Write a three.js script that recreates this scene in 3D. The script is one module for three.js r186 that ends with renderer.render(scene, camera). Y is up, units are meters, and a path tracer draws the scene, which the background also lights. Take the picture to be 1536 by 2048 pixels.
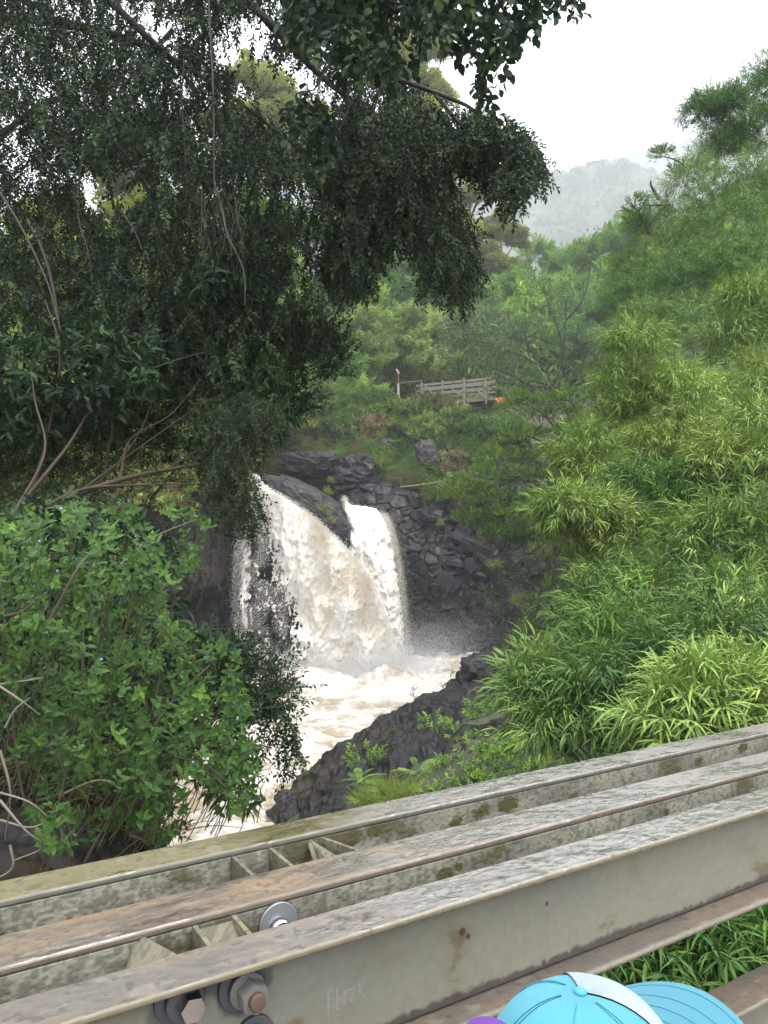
import * as THREE from 'three';
import { mergeGeometries, mergeVertices } from 'three/addons/utils/BufferGeometryUtils.js';
import { MarchingCubes } from 'three/addons/objects/MarchingCubes.js';

// ---------------------------------------------------------------- camera, sky, light, exposure
const scene = new THREE.Scene();
const EYE = new THREE.Vector3(0, 1.6, 0);
const PITCH = 2.46 * Math.PI / 180, FOCAL = 1538;
const camera = new THREE.PerspectiveCamera(67.3, 0.75, 0.05, 3000);
camera.position.copy(EYE);
camera.rotation.set(PITCH, 0, 0);
const renderer = new THREE.WebGLRenderer();
renderer.toneMapping = THREE.LinearToneMapping;
renderer.toneMappingExposure = 3.7;
renderer.shadowMap.enabled = true;

{ // overcast sky, brighter towards the zenith
  const W = 128, H = 64, d = new Float32Array(W * H * 4);
  for (let y = 0; y < H; y++) for (let x = 0; x < W; x++) {
    const el = Math.max(0, ((y + 0.5) / H - 0.5) * Math.PI), s = Math.sin(el), i = (y * W + x) * 4;
    const L = 0.62 + 1.2 * s;
    d[i] = L * 0.985; d[i + 1] = L * 1.0; d[i + 2] = L * (1.05 - 0.02 * s); d[i + 3] = 1;
  }
  const t = new THREE.DataTexture(d, W, H, THREE.RGBAFormat, THREE.FloatType);
  t.mapping = THREE.EquirectangularReflectionMapping; t.magFilter = THREE.LinearFilter; t.needsUpdate = true;
  scene.background = t; scene.environment = t;
}
const sun = new THREE.DirectionalLight(0xfff4e4, 1.5);
sun.position.set(40, 120, -10); sun.target.position.set(0, 0, -30);
sun.castShadow = true; sun.shadow.radius = 45; sun.shadow.mapSize.set(2048, 2048);
Object.assign(sun.shadow.camera, { left: -90, right: 90, top: 90, bottom: -90, near: 1, far: 400 });
scene.add(sun, sun.target);
scene.fog = new THREE.FogExp2(0xeef4fa, 0.0009);

// ---------------------------------------------------------------- helpers
let seed = 7;
const reseed = (s) => { seed = s | 0; };
const rnd = () => { seed = (seed + 0x6d2b79f5) | 0; let t = Math.imul(seed ^ (seed >>> 15), 1 | seed); t = (t + Math.imul(t ^ (t >>> 7), 61 | t)) ^ t; return ((t ^ (t >>> 14)) >>> 0) / 4294967296; };
const rr = (a, b) => a + (b - a) * rnd();
const V = (x, y, z) => new THREE.Vector3(x, y, z);
const clamp = (x, a = 0, b = 1) => Math.min(b, Math.max(a, x));
const lerp = (a, b, t) => a + (b - a) * t;
const sstep = (a, b, x) => { const t = clamp((x - a) / (b - a)); return t * t * (3 - 2 * t); };
const table = (pts, x) => { // piecewise linear
  if (x <= pts[0][0]) return pts[0][1];
  for (let i = 1; i < pts.length; i++) if (x <= pts[i][0]) return lerp(pts[i - 1][1], pts[i][1], (x - pts[i - 1][0]) / (pts[i][0] - pts[i - 1][0]));
  return pts[pts.length - 1][1];
};
const CP = Math.cos(PITCH), SP = Math.sin(PITCH);
// survey helper: the place seen at photo pixel (px, py) and standing d metres in front of the eye
const P = (px, py, d) => {
  const cx = (px - 768) / FOCAL, cy = (1024 - py) / FOCAL, y = cy * CP + SP, z = CP - cy * SP;
  return V(cx * d / z, 1.6 + y * d / z, -d);
};
const hash = (x, y, z) => { let h = Math.imul(x, 374761393) ^ Math.imul(y, 668265263) ^ Math.imul(z, 2147483647 ^ 0x27d4eb2d); h = Math.imul(h ^ (h >>> 13), 1274126177); h ^= h >>> 16; return (h >>> 0) / 4294967296; };
function vn(x, y, z) { // value noise 0..1
  const X = Math.floor(x), Y = Math.floor(y), Z = Math.floor(z); let u = x - X, v = y - Y, w = z - Z;
  u = u * u * (3 - 2 * u); v = v * v * (3 - 2 * v); w = w * w * (3 - 2 * w);
  const a = lerp(hash(X, Y, Z), hash(X + 1, Y, Z), u), b = lerp(hash(X, Y + 1, Z), hash(X + 1, Y + 1, Z), u);
  const c = lerp(hash(X, Y, Z + 1), hash(X + 1, Y, Z + 1), u), d = lerp(hash(X, Y + 1, Z + 1), hash(X + 1, Y + 1, Z + 1), u);
  return lerp(lerp(a, b, v), lerp(c, d, v), w);
}
const fbm = (x, y, z, o = 4) => { let s = 0, a = 0.5, n = 0; for (let i = 0; i < o; i++) { s += a * vn(x, y, z); n += a; a *= 0.5; x = x * 2.03 + 17.1; y = y * 2.03 + 5.7; z = z * 2.03 + 9.2; } return s / n; };
const W3 = { f1: 0, f2: 0, id: 0, cx: 0, cy: 0, cz: 0 };
function worley(x, y, z) {
  const X = Math.floor(x), Y = Math.floor(y), Z = Math.floor(z); let f1 = 9, f2 = 9;
  for (let i = -1; i < 2; i++) for (let j = -1; j < 2; j++) for (let k = -1; k < 2; k++) {
    const a = X + i, b = Y + j, c = Z + k, px = a + hash(a, b, c), py = b + hash(a + 71, b, c + 3), pz = c + hash(a, b + 37, c + 11);
    const dd = (px - x) ** 2 + (py - y) ** 2 + (pz - z) ** 2;
    if (dd < f1) { f2 = f1; f1 = dd; W3.id = hash(a + 5, b + 9, c + 2); W3.cx = px; W3.cy = py; W3.cz = pz; } else if (dd < f2) f2 = dd;
  }
  W3.f1 = Math.sqrt(f1); W3.f2 = Math.sqrt(f2); return W3;
}
const used = new Map();
const numbered = (n) => { const k = used.get(n) ?? 0; used.set(n, k + 1); return k ? n + '_' + String(k).padStart(3, '0') : n; };
function thing(name, label, category, pos = [0, 0, 0], group, kind) {
  const o = new THREE.Group(); o.name = numbered(name); o.position.set(...pos); scene.add(o);
  if (kind !== 'structure') o.userData = { label, category }; else o.userData = { label, kind };
  if (group) o.userData.group = group;
  if (kind) o.userData.kind = kind;
  return o;
}
function put(parent, name, geo, mat, kind, label) {
  const m = new THREE.Mesh(geo, mat); m.name = parent === scene ? numbered(name) : name;
  m.castShadow = m.receiveShadow = true;
  if (kind) m.userData.kind = kind;
  if (label) m.userData.label = label;
  parent.add(m); return m;
}
function tag(o, label, category, group, kind) { o.userData = { label, category, ...(group && { group }), ...(kind && { kind }) }; return o; }
function geoOf(pos, idx, col, uv) {
  const g = new THREE.BufferGeometry();
  g.setAttribute('position', new THREE.Float32BufferAttribute(pos, 3));
  if (col) g.setAttribute('color', new THREE.Float32BufferAttribute(col, 3));
  if (uv) g.setAttribute('uv', new THREE.Float32BufferAttribute(uv, 2));
  g.setIndex(idx); g.computeVertexNormals(); return g;
}
const std = (o) => new THREE.MeshStandardMaterial(o);
const phy = (o) => new THREE.MeshPhysicalMaterial(o);
const rgb = (r, g, b) => new THREE.Color().setRGB(r, g, b);
function dataTex(W, H, f, srgb) { // f(u, v, x, y) -> [r, g, b] 0..1 (linear when not srgb)
  const d = new Uint8Array(W * H * 4);
  for (let y = 0; y < H; y++) for (let x = 0; x < W; x++) {
    const c = f((x + 0.5) / W, (y + 0.5) / H, x, y), i = (y * W + x) * 4;
    for (let k = 0; k < 3; k++) { let v = clamp(c[k]); if (srgb) v = v < 0.0031308 ? 12.92 * v : 1.055 * v ** (1 / 2.4) - 0.055; d[i + k] = v * 255; }
    d[i + 3] = 255;
  }
  const t = new THREE.DataTexture(d, W, H); t.magFilter = THREE.LinearFilter; t.minFilter = THREE.LinearMipmapLinearFilter; t.generateMipmaps = true;
  t.wrapS = t.wrapT = THREE.RepeatWrapping; if (srgb) t.colorSpace = THREE.SRGBColorSpace; t.needsUpdate = true; return t;
}
function tube(points, r0, r1, radial = 6, seg = 16, wob = 0) { // tapered tube through points
  const c = points.length > 2 ? new THREE.CatmullRomCurve3(points) : new THREE.LineCurve3(points[0], points[1]);
  const fr = c.computeFrenetFrames(seg, false), pos = [], idx = [], uv = [], L = c.getLength(), q = V();
  for (let i = 0; i <= seg; i++) {
    const t = i / seg; c.getPointAt(t, q); const r = lerp(r0, r1, t);
    for (let j = 0; j <= radial; j++) {
      const a = j / radial * Math.PI * 2, R = r * (1 + (wob ? wob * (vn(q.x * 9 + Math.cos(a) * 2, q.y * 9 + Math.sin(a) * 2, q.z * 9) - 0.5) : 0));
      const n = fr.normals[i], b = fr.binormals[i], ca = Math.cos(a) * R, sa = Math.sin(a) * R;
      pos.push(q.x + n.x * ca + b.x * sa, q.y + n.y * ca + b.y * sa, q.z + n.z * ca + b.z * sa); uv.push(t * L, a / 6.283 * r0 * 6.283);
    }
  }
  const w = radial + 1;
  for (let i = 0; i < seg; i++) for (let j = 0; j < radial; j++) { const a = i * w + j; idx.push(a, a + 1, a + w, a + 1, a + w + 1, a + w); }
  return geoOf(pos, idx, null, uv);
}
const merged = (list) => mergeGeometries(list.map((g) => { if (g.index && list.some((x) => !x.index)) g = g.toNonIndexed(); for (const k of Object.keys(g.attributes)) if (!list.every((x) => x.attributes[k])) g.deleteAttribute(k); return g; }));

// ---------------------------------------------------------------- leaves and sprays
// one leaf along +Y, face towards +Z, drooping towards -Z; segs rows, folded along its midrib
function leaf(pos, idx, col, M, len, wid, segs, droop, fold, c, shape) {
  const base = pos.length / 3, v = V();
  for (let i = 0; i <= segs; i++) {
    const t = i / segs, w = i === segs ? 0 : wid * 0.5 * shape(t), y = len * t * (1 - 0.12 * droop * t), z = -len * droop * t * t * 0.6;
    const rows = i === segs ? [0] : [-1, 0, 1];
    for (const s of rows) { v.set(s * w, y, z + (s ? fold * w : 0)).applyMatrix4(M); pos.push(v.x, v.y, v.z); const k = s ? 1 : 1.0; col.push(c[0] * k, c[1] * k, c[2] * k); }
  }
  for (let i = 0; i < segs; i++) {
    const a = base + i * 3;
    if (i < segs - 1) for (const s of [0, 1]) idx.push(a + s, a + s + 1, a + s + 3, a + s + 1, a + s + 4, a + s + 3);
    else idx.push(a, a + 1, a + 3, a + 1, a + 2, a + 3);
  }
}
const OVATE = (t) => Math.pow(Math.sin(Math.PI * Math.pow(clamp(t * 0.96 + 0.04), 0.72)), 0.95);
const LANCE = (t) => Math.pow(Math.sin(Math.PI * Math.pow(clamp(t * 0.97 + 0.03), 0.6)), 0.75);
const BLADE = (t) => 1 - t * 0.8;
function basis(pos, dir, up, roll, scale) { // +Y along dir, +Z as near up as it goes
  const y = dir.clone().normalize(), x = V().crossVectors(y, up); if (x.lengthSq() < 1e-4) x.set(1, 0, 0); x.normalize();
  const z = V().crossVectors(x, y); const m = new THREE.Matrix4().makeBasis(x, y, z);
  if (roll) m.multiply(new THREE.Matrix4().makeRotationY(roll));
  m.scale(V(scale, scale, scale)); m.setPosition(pos); return m;
}
const UP = V(0, 1, 0);
function randDir(t = V()) { const z = rr(-1, 1), a = rr(0, 6.2832), r = Math.sqrt(1 - z * z); return t.set(r * Math.cos(a), z, r * Math.sin(a)); }
const jitterTone = (c, a, b = 0.12) => { const k = 1 + rr(-a, a), y = rr(-b, b); return [c[0] * k * (1 + y), c[1] * k, c[2] * k * (1 - y)]; };
// a spray: leaves set along a twig on +Y. o: {n, twig, len, wid, segs, droop, fold, ang, shape, flat, tone}
function spray(o) {
  const pos = [], idx = [], col = [], one = V(1, 1, 1);
  const n = o.n;
  for (let i = 0; i < n; i++) {
    const t = o.from ?? 0.15, y = o.twig * lerp(t, 1, n > 1 ? i / (n - 1) : 1);
    const phi = o.flat ? (i % 2 ? 1 : -1) * Math.PI / 2 * (1 + rr(-0.35, 0.35)) : o.opposite ? (i % 2) * Math.PI + Math.floor(i / 2) * Math.PI / 2 + rr(-0.2, 0.2) : i * 2.4 + rr(-0.5, 0.5);
    const ang = (i === n - 1 && o.tip !== false ? 0.15 : o.ang * rr(0.75, 1.25)) * (o.taper ? lerp(1.15, 0.7, i / n) : 1), L = o.len * rr(0.7, 1.15) * (o.opposite ? lerp(1.1, 0.5, Math.floor(i / 2) / (n / 2)) : 1);
    const d = V(Math.sin(ang) * Math.sin(phi), Math.cos(ang), Math.sin(ang) * Math.cos(phi));
    const p = V(rr(-1, 1) * o.twig * 0.03, y, rr(-1, 1) * o.twig * 0.03);
    const M = basis(p, d, o.faceAxis ? V(0, 1, 0) : V(rr(-0.4, 0.4), rr(0, 0.5), 1), rr(-0.4, 0.4), 1);
    leaf(pos, idx, col, M, L, o.wid * L / o.len, o.segs ?? 2, o.droop * rr(0.4, 1.4), o.fold ?? 0.3, jitterTone(o.tone ?? [1, 1, 1], 0.22, 0.14), o.shape ?? OVATE);
  }
  if (o.stem) { // the twig itself
    const b = pos.length / 3, r = o.stem;
    for (const [y, k] of [[0, 1], [o.twig, 0.4]]) for (let j = 0; j < 3; j++) { const a = j * 2.094; pos.push(Math.cos(a) * r * k, y, Math.sin(a) * r * k); col.push(...(o.stemTone ?? [0.9, 0.8, 0.6])); }
    for (let j = 0; j < 3; j++) { const k = (j + 1) % 3; idx.push(b + j, b + k, b + 3 + j, b + k, b + 3 + k, b + 3 + j); }
  }
  return geoOf(pos, idx, col);
}
class Sprays { // instanced foliage, a few variants of one spray
  constructor(variants) { this.v = variants; this.m = variants.map(() => []); this.c = variants.map(() => []); this.n = 0; }
  add(pos, dir, up, roll, scale, color) { const k = this.n++ % this.v.length; this.m[k].push(basis(pos, dir, up, roll, scale)); this.c[k].push(color); }
  build(parent, name, mat, kind = 'stuff') {
    this.v.forEach((g, k) => {
      if (!this.m[k].length) return;
      const im = new THREE.InstancedMesh(g, mat, this.m[k].length); im.name = name; im.userData.kind = kind; im.castShadow = im.receiveShadow = true;
      const c = new THREE.Color();
      this.m[k].forEach((m, i) => { im.setMatrixAt(i, m); im.setColorAt(i, c.setRGB(...this.c[k][i])); });
      parent.add(im);
    });
  }
}
const inPoly = (poly, x, y) => { let c = false; for (let i = 0, j = poly.length - 1; i < poly.length; j = i++) { const [a, b] = poly[i], [p, q] = poly[j]; if ((b > y) !== (q > y) && x < (p - a) * (y - b) / (q - b) + a) c = !c; } return c; };
const mixTone = (pal) => { const a = pal[Math.floor(rnd() * pal.length)], k = rr(0.8, 1.2); return [a[0] * k, a[1] * k, a[2] * k]; };
// ---------------------------------------------------------------- ground
const WATER = -5.4;
const xLeft = (z) => table([[-60, -4], [-50, -7], [-46, -10], [-40, -11], [-34, -9], [-28, -6.8], [-20, -5.5], [-12, -4.6], [-6, -4.2], [20, -4.2]], z);
const xRight = (z) => table([[-60, 0], [-50, 5.5], [-46, 8.5], [-40, 7.5], [-34, 4.2], [-31, 3.6], [-27, 1.4], [-24, -0.8], [-22, -2.2], [-20, -2.9], [-16, -3.8], [-8, -4.2], [20, -4.2]], z);
const upstream = (z) => table([[-1200, 190], [-600, 120], [-330, 78], [-220, 58], [-150, 42], [-90, 22.5], [-64, 12.2], [-58, 10.6], [-54, 7.6], [-50.5, 3.5], [-49.5, 2.2]], z);
function ground(x, z) {
  let h;
  if (z > -50.4) {
    const dl = xLeft(z) - x, dr = x - xRight(z), k = Math.max(dl, dr);
    if (k < 0) h = -5.6 - Math.min(1.4, -k * 0.8);
    else if (dr > 0) h = -5.6 + table([[0, 0], [1.2, 0.6], [5, 2.6], [12, 4.6], [30, 11], [120, 46]], dr);
    else h = -5.6 + table([[0, 0], [2.5, table([[-44, 7.8], [-30, 5.5], [-15, 3.6], [-8, 4.0]], z)], [6, 7.5], [30, 14], [120, 44]], dl);
    if (z < -48) h = lerp(h, Math.max(h, upstream(-50.5)), sstep(-49.2, -50.4, z) * sstep(-0.5, 1, Math.max(dl, dr) + 0.2));
  } else {
    h = upstream(z) + Math.abs(x + 4) * 0.05 + (x < -12 ? (-12 - x) * 0.12 : 0) + (x > 14 ? (x - 14) * 0.32 : 0);
    const rr_ = table([[-58, 0], [-52, 4]], z); if (rr_ > 0 && Math.abs(x + 2.2) < 1.6) h = Math.min(h, 2.0);
  }
  return h + (fbm(x * 0.3, 0, z * 0.3, 3) - 0.5) * (0.5 + Math.max(0, -z - 60) * 0.02);
}
const axis = (pts) => { const o = []; for (let i = 1; i < pts.length; i++) { const [a, , n] = [pts[i - 1][0], 0, pts[i][1]]; for (let k = 0; k < n; k++) o.push(lerp(a, pts[i][0], k / n)); } o.push(pts[pts.length - 1][0]); return o; };
const leafLitter = std({ vertexColors: true, roughness: 0.9 });
{
  const xs = axis([[-620, 0], [-120, 24], [-30, 36], [40, 150], [130, 36], [620, 24]]), zs = axis([[60, 0], [6, 10], [-66, 170], [-160, 40], [-1100, 34]]);
  const pos = [], col = [], idx = [], W = xs.length;
  for (const z of zs) for (const x of xs) {
    pos.push(x, ground(x, z), z);
    const n = fbm(x * 0.8, 3, z * 0.8, 3), g = sstep(0.35, 0.65, fbm(x * 0.25, 8, z * 0.25, 3));
    col.push(lerp(0.045, 0.03, g) * (0.6 + n * 0.8), lerp(0.036, 0.036, g) * (0.6 + n * 0.8), lerp(0.024, 0.018, g) * (0.6 + n * 0.8));
  }
  for (let j = 0; j < zs.length - 1; j++) for (let i = 0; i < W - 1; i++) { const a = j * W + i; idx.push(a, a + W, a + 1, a + 1, a + W, a + W + 1); }
  const m = put(scene, 'ground', geoOf(pos, idx, col), leafLitter); m.userData = { label: 'leaf littered earth of the river banks and valley', kind: 'structure' };
}

// ---------------------------------------------------------------- far hills in the mist
const hillMat = std({ vertexColors: true, roughness: 1 });
function hill(name, label, ridge, d0, d1, baseY, seedN) { // ridge: photo pixels of the skyline
  const pos = [], col = [], idx = [], n = 160, m = 40;
  for (let j = 0; j <= m; j++) for (let i = 0; i <= n; i++) {
    const t = j / m, px = lerp(ridge[0][0], ridge[ridge.length - 1][0], i / n), d = lerp(d0, d1, t);
    const top = P(px, table(ridge, px), d1).y, x = P(px, 1000, d).x, e = Math.sin(t * Math.PI / 2);
    const y = lerp(baseY, top, e) + (fbm(x * 0.016, t * 5, seedN, 4) - 0.5) * 62 * Math.sin(t * Math.PI) + (fbm(x * 0.1, t * 40, seedN, 3) - 0.5) * 7;
    pos.push(x, y, -d); const k = fbm(x * 0.05, y * 0.05, d * 0.05, 3); col.push(0.04 + 0.025 * k, 0.07 + 0.03 * k, 0.035 + 0.015 * k);
  }
  for (let j = 0; j < m; j++) for (let i = 0; i < n; i++) { const a = j * (n + 1) + i; idx.push(a, a + 1, a + n + 1, a + 1, a + n + 2, a + n + 1); }
  const h = put(scene, name, geoOf(pos, idx, col), hillMat); h.userData = { label, kind: 'structure' };
  return { pos, n, m };
}
const hillA = hill('hill', 'low misty forested hill rising behind the bamboo valley', [[500, 470], [760, 452], [960, 440], [1060, 405], [1140, 372], [1200, 350], [1260, 352], [1320, 385], [1400, 420], [1500, 430], [1900, 430]], 620, 900, 120, 4);
const hillB = hill('hill', 'high pale misty ridge behind the lower hill', [[300, 350], [700, 330], [900, 335], [980, 345], [1060, 372], [1120, 364], [1180, 350], [1250, 330], [1310, 312], [1340, 296], [1380, 292], [1420, 290], [1500, 262], [1900, 190]], 1050, 1400, 160, 9);

// ---------------------------------------------------------------- rock
function rockMat(o = {}) { return phy({ vertexColors: true, roughness: 0.42, specularIntensity: 0.32, ...o }); }
const wetBasalt = rockMat({ roughness: 0.4 }), dampBasalt = rockMat({ roughness: 0.6 });
const rockTone = (x, y, z, warm = 0) => { const k = 0.55 + 0.9 * fbm(x * 1.3, y * 1.3, z * 1.3, 4), w = warm * fbm(x * 0.5 + 9, y * 0.7, z * 0.5, 3); return [(0.023 + 0.034 * w) * k, (0.0235 + 0.019 * w) * k, (0.0265 + 0.005 * w) * k]; };
// sheet of rock over a net of points (rows x columns), pushed out along its normal by fn(p) metres
function rockSheet(net, nu, nv, fn, tone) {
  const R = net.length, C = net[0].length, sp = [];
  const cr = (a, b, c, d, t) => 0.5 * (2 * b + (c - a) * t + (2 * a - 5 * b + 4 * c - d) * t * t + (3 * b - a - 3 * c + d) * t * t * t);
  const at = (u, v, k) => {
    const x = u * (C - 1), y = v * (R - 1), i = Math.min(C - 2, Math.floor(x)), j = Math.min(R - 2, Math.floor(y)), row = [];
    for (let q = -1; q <= 2; q++) { const r = net[clamp(j + q, 0, R - 1)], g = (m) => r[clamp(i + m, 0, C - 1)].getComponent(k); row.push(cr(g(-1), g(0), g(1), g(2), x - i)); }
    return cr(...row, y - j);
  };
  const pos = [], idx = [], col = [];
  for (let j = 0; j <= nv; j++) for (let i = 0; i <= nu; i++) for (let k = 0; k < 3; k++) pos.push(at(i / nu, j / nv, k));
  for (let j = 0; j < nv; j++) for (let i = 0; i < nu; i++) { const a = j * (nu + 1) + i; idx.push(a, a + nu + 1, a + 1, a + 1, a + nu + 1, a + nu + 2); }
  const g = geoOf(pos, idx), nrm = g.attributes.normal, p = g.attributes.position;
  for (let i = 0; i < p.count; i++) {
    const x = p.getX(i), y = p.getY(i), z = p.getZ(i), d = fn(x, y, z, (i % (nu + 1)) / nu, Math.floor(i / (nu + 1)) / nv);
    p.setXYZ(i, x + nrm.getX(i) * d, y + nrm.getY(i) * d, z + nrm.getZ(i) * d); col.push(...tone(x, y, z, d));
  }
  g.setAttribute('color', new THREE.Float32BufferAttribute(col, 3)); g.computeVertexNormals(); g.userData.at = (u, v) => V(at(u, v, 0), at(u, v, 1), at(u, v, 2)); return g;
}
const blocky = (x, y, z, s, amp) => { // cracked angular blocks
  const wx = x + (fbm(x * 0.9, y * 0.9, z * 0.9, 2) - 0.5) * 0.9, w = worley(wx * s, y * s * 1.15, z * s);
  const tilt = ((w.cx - wx * s) * (w.id - 0.5) + (w.cy - y * s * 1.15) * (((w.id * 7.3) % 1) - 0.5)) * 1.3;
  return ((w.id - 0.5) * 0.5 + tilt * 1.25) * amp - (1 - sstep(0, 0.1, w.f2 - w.f1)) * amp * 0.35;
};
const netPx = (rows) => rows.map((r) => r.map(([a, b, d]) => P(a, b, d)));
// the cliff right of the falls
const cliff = thing('cliff', 'dark fractured basalt cliff right of the waterfall', null, [0, 0, 0], null, 'structure');
const cliffNet = netPx([
  [[690, 905, 53], [760, 935, 52], [830, 948, 52], [900, 930, 52.5], [980, 915, 52], [1080, 915, 49], [1200, 920, 44]],
  [[700, 985, 50.5], [765, 990, 50], [840, 985, 50.2], [920, 975, 50.6], [1000, 990, 50], [1090, 1000, 47.5], [1200, 1000, 42.5]],
  [[720, 1060, 49.4], [800, 1060, 49], [870, 1070, 49.2], [940, 1070, 49.8], [1010, 1080, 49], [1100, 1090, 46.5], [1200, 1090, 41.5]],
  [[740, 1150, 49], [810, 1150, 48.5], [880, 1160, 48.2], [950, 1150, 48.8], [1020, 1160, 48.4], [1100, 1170, 45.5], [1200, 1170, 41]],
  [[740, 1250, 49], [820, 1250, 48.6], [890, 1240, 48.4], [960, 1240, 49], [1030, 1250, 48], [1110, 1260, 45], [1200, 1260, 40.5]],
  [[740, 1350, 49], [820, 1350, 48.6], [890, 1340, 48.6], [960, 1340, 48.6], [1040, 1350, 47], [1110, 1360, 44.5], [1200, 1360, 40]],
]);
const cliffGeo = rockSheet(cliffNet, 380, 300, (x, y, z, u, v) => {
  const zone = sstep(0.12, 0.3, v) * (1 - 0.55 * sstep(0.45, 0.75, u));
  return (fbm(x * 0.35, y * 0.35, z * 0.35, 4) - 0.5) * 1.5 + blocky(x, y, z, 1.15, 0.26 + 0.22 * zone) + blocky(x + 9, y, z, 2.6, 0.1) * zone + (fbm(x * 5, y * 5, z * 5, 3) - 0.5) * 0.09;
}, (x, y, z) => rockTone(x, y, z, 0.12));
put(cliff, 'rock_face', cliffGeo, wetBasalt);
// loose-jointed blocks of that cliff
const blockGeo = [];
for (let k = 0; k < 7; k++) {
  reseed(900 + k);
  const g = mergeVertices(new THREE.BoxGeometry(1, 1, 1, 2, 2, 2).deleteAttribute('uv').deleteAttribute('normal')), p = g.attributes.position, q = V();
  const cut = Array.from({ length: 5 }, () => ({ n: randDir(), d: rr(0.36, 0.5) }));
  for (let i = 0; i < p.count; i++) { q.fromBufferAttribute(p, i); q.x *= rr(0.85, 1.1); q.y *= rr(0.85, 1.1); for (const c of cut) { const e = q.dot(c.n) - c.d; if (e > 0) q.addScaledVector(c.n, -e); } p.setXYZ(i, q.x, q.y, q.z); }
  const h = g.toNonIndexed(); h.computeVertexNormals();
  const c = []; for (let i = 0; i < h.attributes.position.count; i++) { const t = 0.017 + 0.01 * hash(k, Math.floor(i / 6), 2); c.push(t, t * 1.02, t * 1.12); }
  h.setAttribute('color', new THREE.Float32BufferAttribute(c, 3)); blockGeo.push(h);
}
reseed(31);
for (let k = 0; k < 90; k++) {
  const u = 0.13 + 0.5 * Math.pow(rnd(), 0.8), v = rr(0.3, 0.86), p = cliffGeo.userData.at(u, v), s = 0.28 + 0.8 * rnd() ** 2;
  const m = put(cliff, 'rock_block', blockGeo[k % 7], wetBasalt);
  m.position.set(p.x, p.y, p.z + rr(-0.05, 0.2)); m.rotation.set(rr(-0.5, 0.5), rr(-0.6, 0.6), -0.5 + rr(-0.45, 0.45)); m.scale.set(s * rr(0.8, 1.9), s * rr(0.6, 1.0), s * rr(0.4, 0.8));
}
// dark wall behind the left curtain
const backWall = thing('cliff', 'black wet rock wall behind the thin curtain of water', null, [0, 0, 0], null, 'structure');
put(backWall, 'rock_face', rockSheet(netPx([
  [[440, 985, 47], [520, 975, 47], [600, 985, 48], [680, 1000, 49], [760, 1010, 51]],
  [[440, 1080, 46], [520, 1070, 46], [600, 1080, 47], [680, 1090, 48.6], [760, 1090, 50.6]],
  [[440, 1200, 46], [520, 1200, 46.2], [600, 1200, 47], [680, 1200, 48.6], [760, 1200, 50.4]],
  [[440, 1370, 45.5], [520, 1370, 46], [600, 1370, 47], [680, 1370, 48.6], [760, 1370, 50.4]]]), 160, 160,
  (x, y, z) => (fbm(x * 0.6, y * 0.4, z * 0.5, 4) - 0.5) * 1.1 + blocky(x, y, z, 1.3, 0.2), (x, y, z) => rockTone(x, y, z, 0.05).map((c) => c * 0.75)), wetBasalt);
// brown column cliff on the left, hollow below
const leftCliff = thing('cliff', 'brown columnar rock cliff with a black hollow left of the falls', null, [0, 0, 0], null, 'structure');
put(leftCliff, 'rock_face', rockSheet(netPx([
  [[150, 945, 40], [260, 945, 41], [340, 940, 42.5], [420, 945, 44], [480, 960, 45.5], [500, 975, 47.5]],
  [[150, 1020, 38], [260, 1020, 39.5], [340, 1020, 41.3], [420, 1020, 43], [465, 1020, 44.8], [490, 1020, 47]],
  [[150, 1110, 37], [260, 1110, 39], [340, 1110, 41], [420, 1110, 42.6], [455, 1110, 44.6], [480, 1110, 47]],
  [[150, 1180, 36.6], [260, 1180, 38.8], [340, 1175, 40.8], [420, 1170, 42.4], [450, 1175, 44.6], [476, 1180, 47]],
  [[150, 1205, 38], [260, 1205, 40.6], [340, 1200, 43], [420, 1195, 45], [450, 1200, 46], [476, 1210, 47]],
  [[150, 1280, 38], [260, 1280, 40.8], [340, 1280, 43.4], [420, 1280, 45.4], [450, 1280, 46], [476, 1290, 47]],
  [[150, 1390, 38], [260, 1390, 40], [340, 1380, 42.6], [420, 1370, 44.4], [450, 1370, 45.5], [476, 1380, 46.5]]]), 220, 240,
  (x, y, z) => { const w = worley(x * 1.1 + fbm(x, y * 0.4, 2, 2) * 0.8, y * 0.22, z * 1.1); return (w.id - 0.5) * 0.45 - (1 - sstep(0, 0.14, w.f2 - w.f1)) * 0.3 + blocky(x, y, z, 1.5, 0.14) + (fbm(x * 4, y * 3, z * 4, 3) - 0.5) * 0.14; },
  (x, y, z) => rockTone(x, y, z, 0.75)), dampBasalt);
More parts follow.
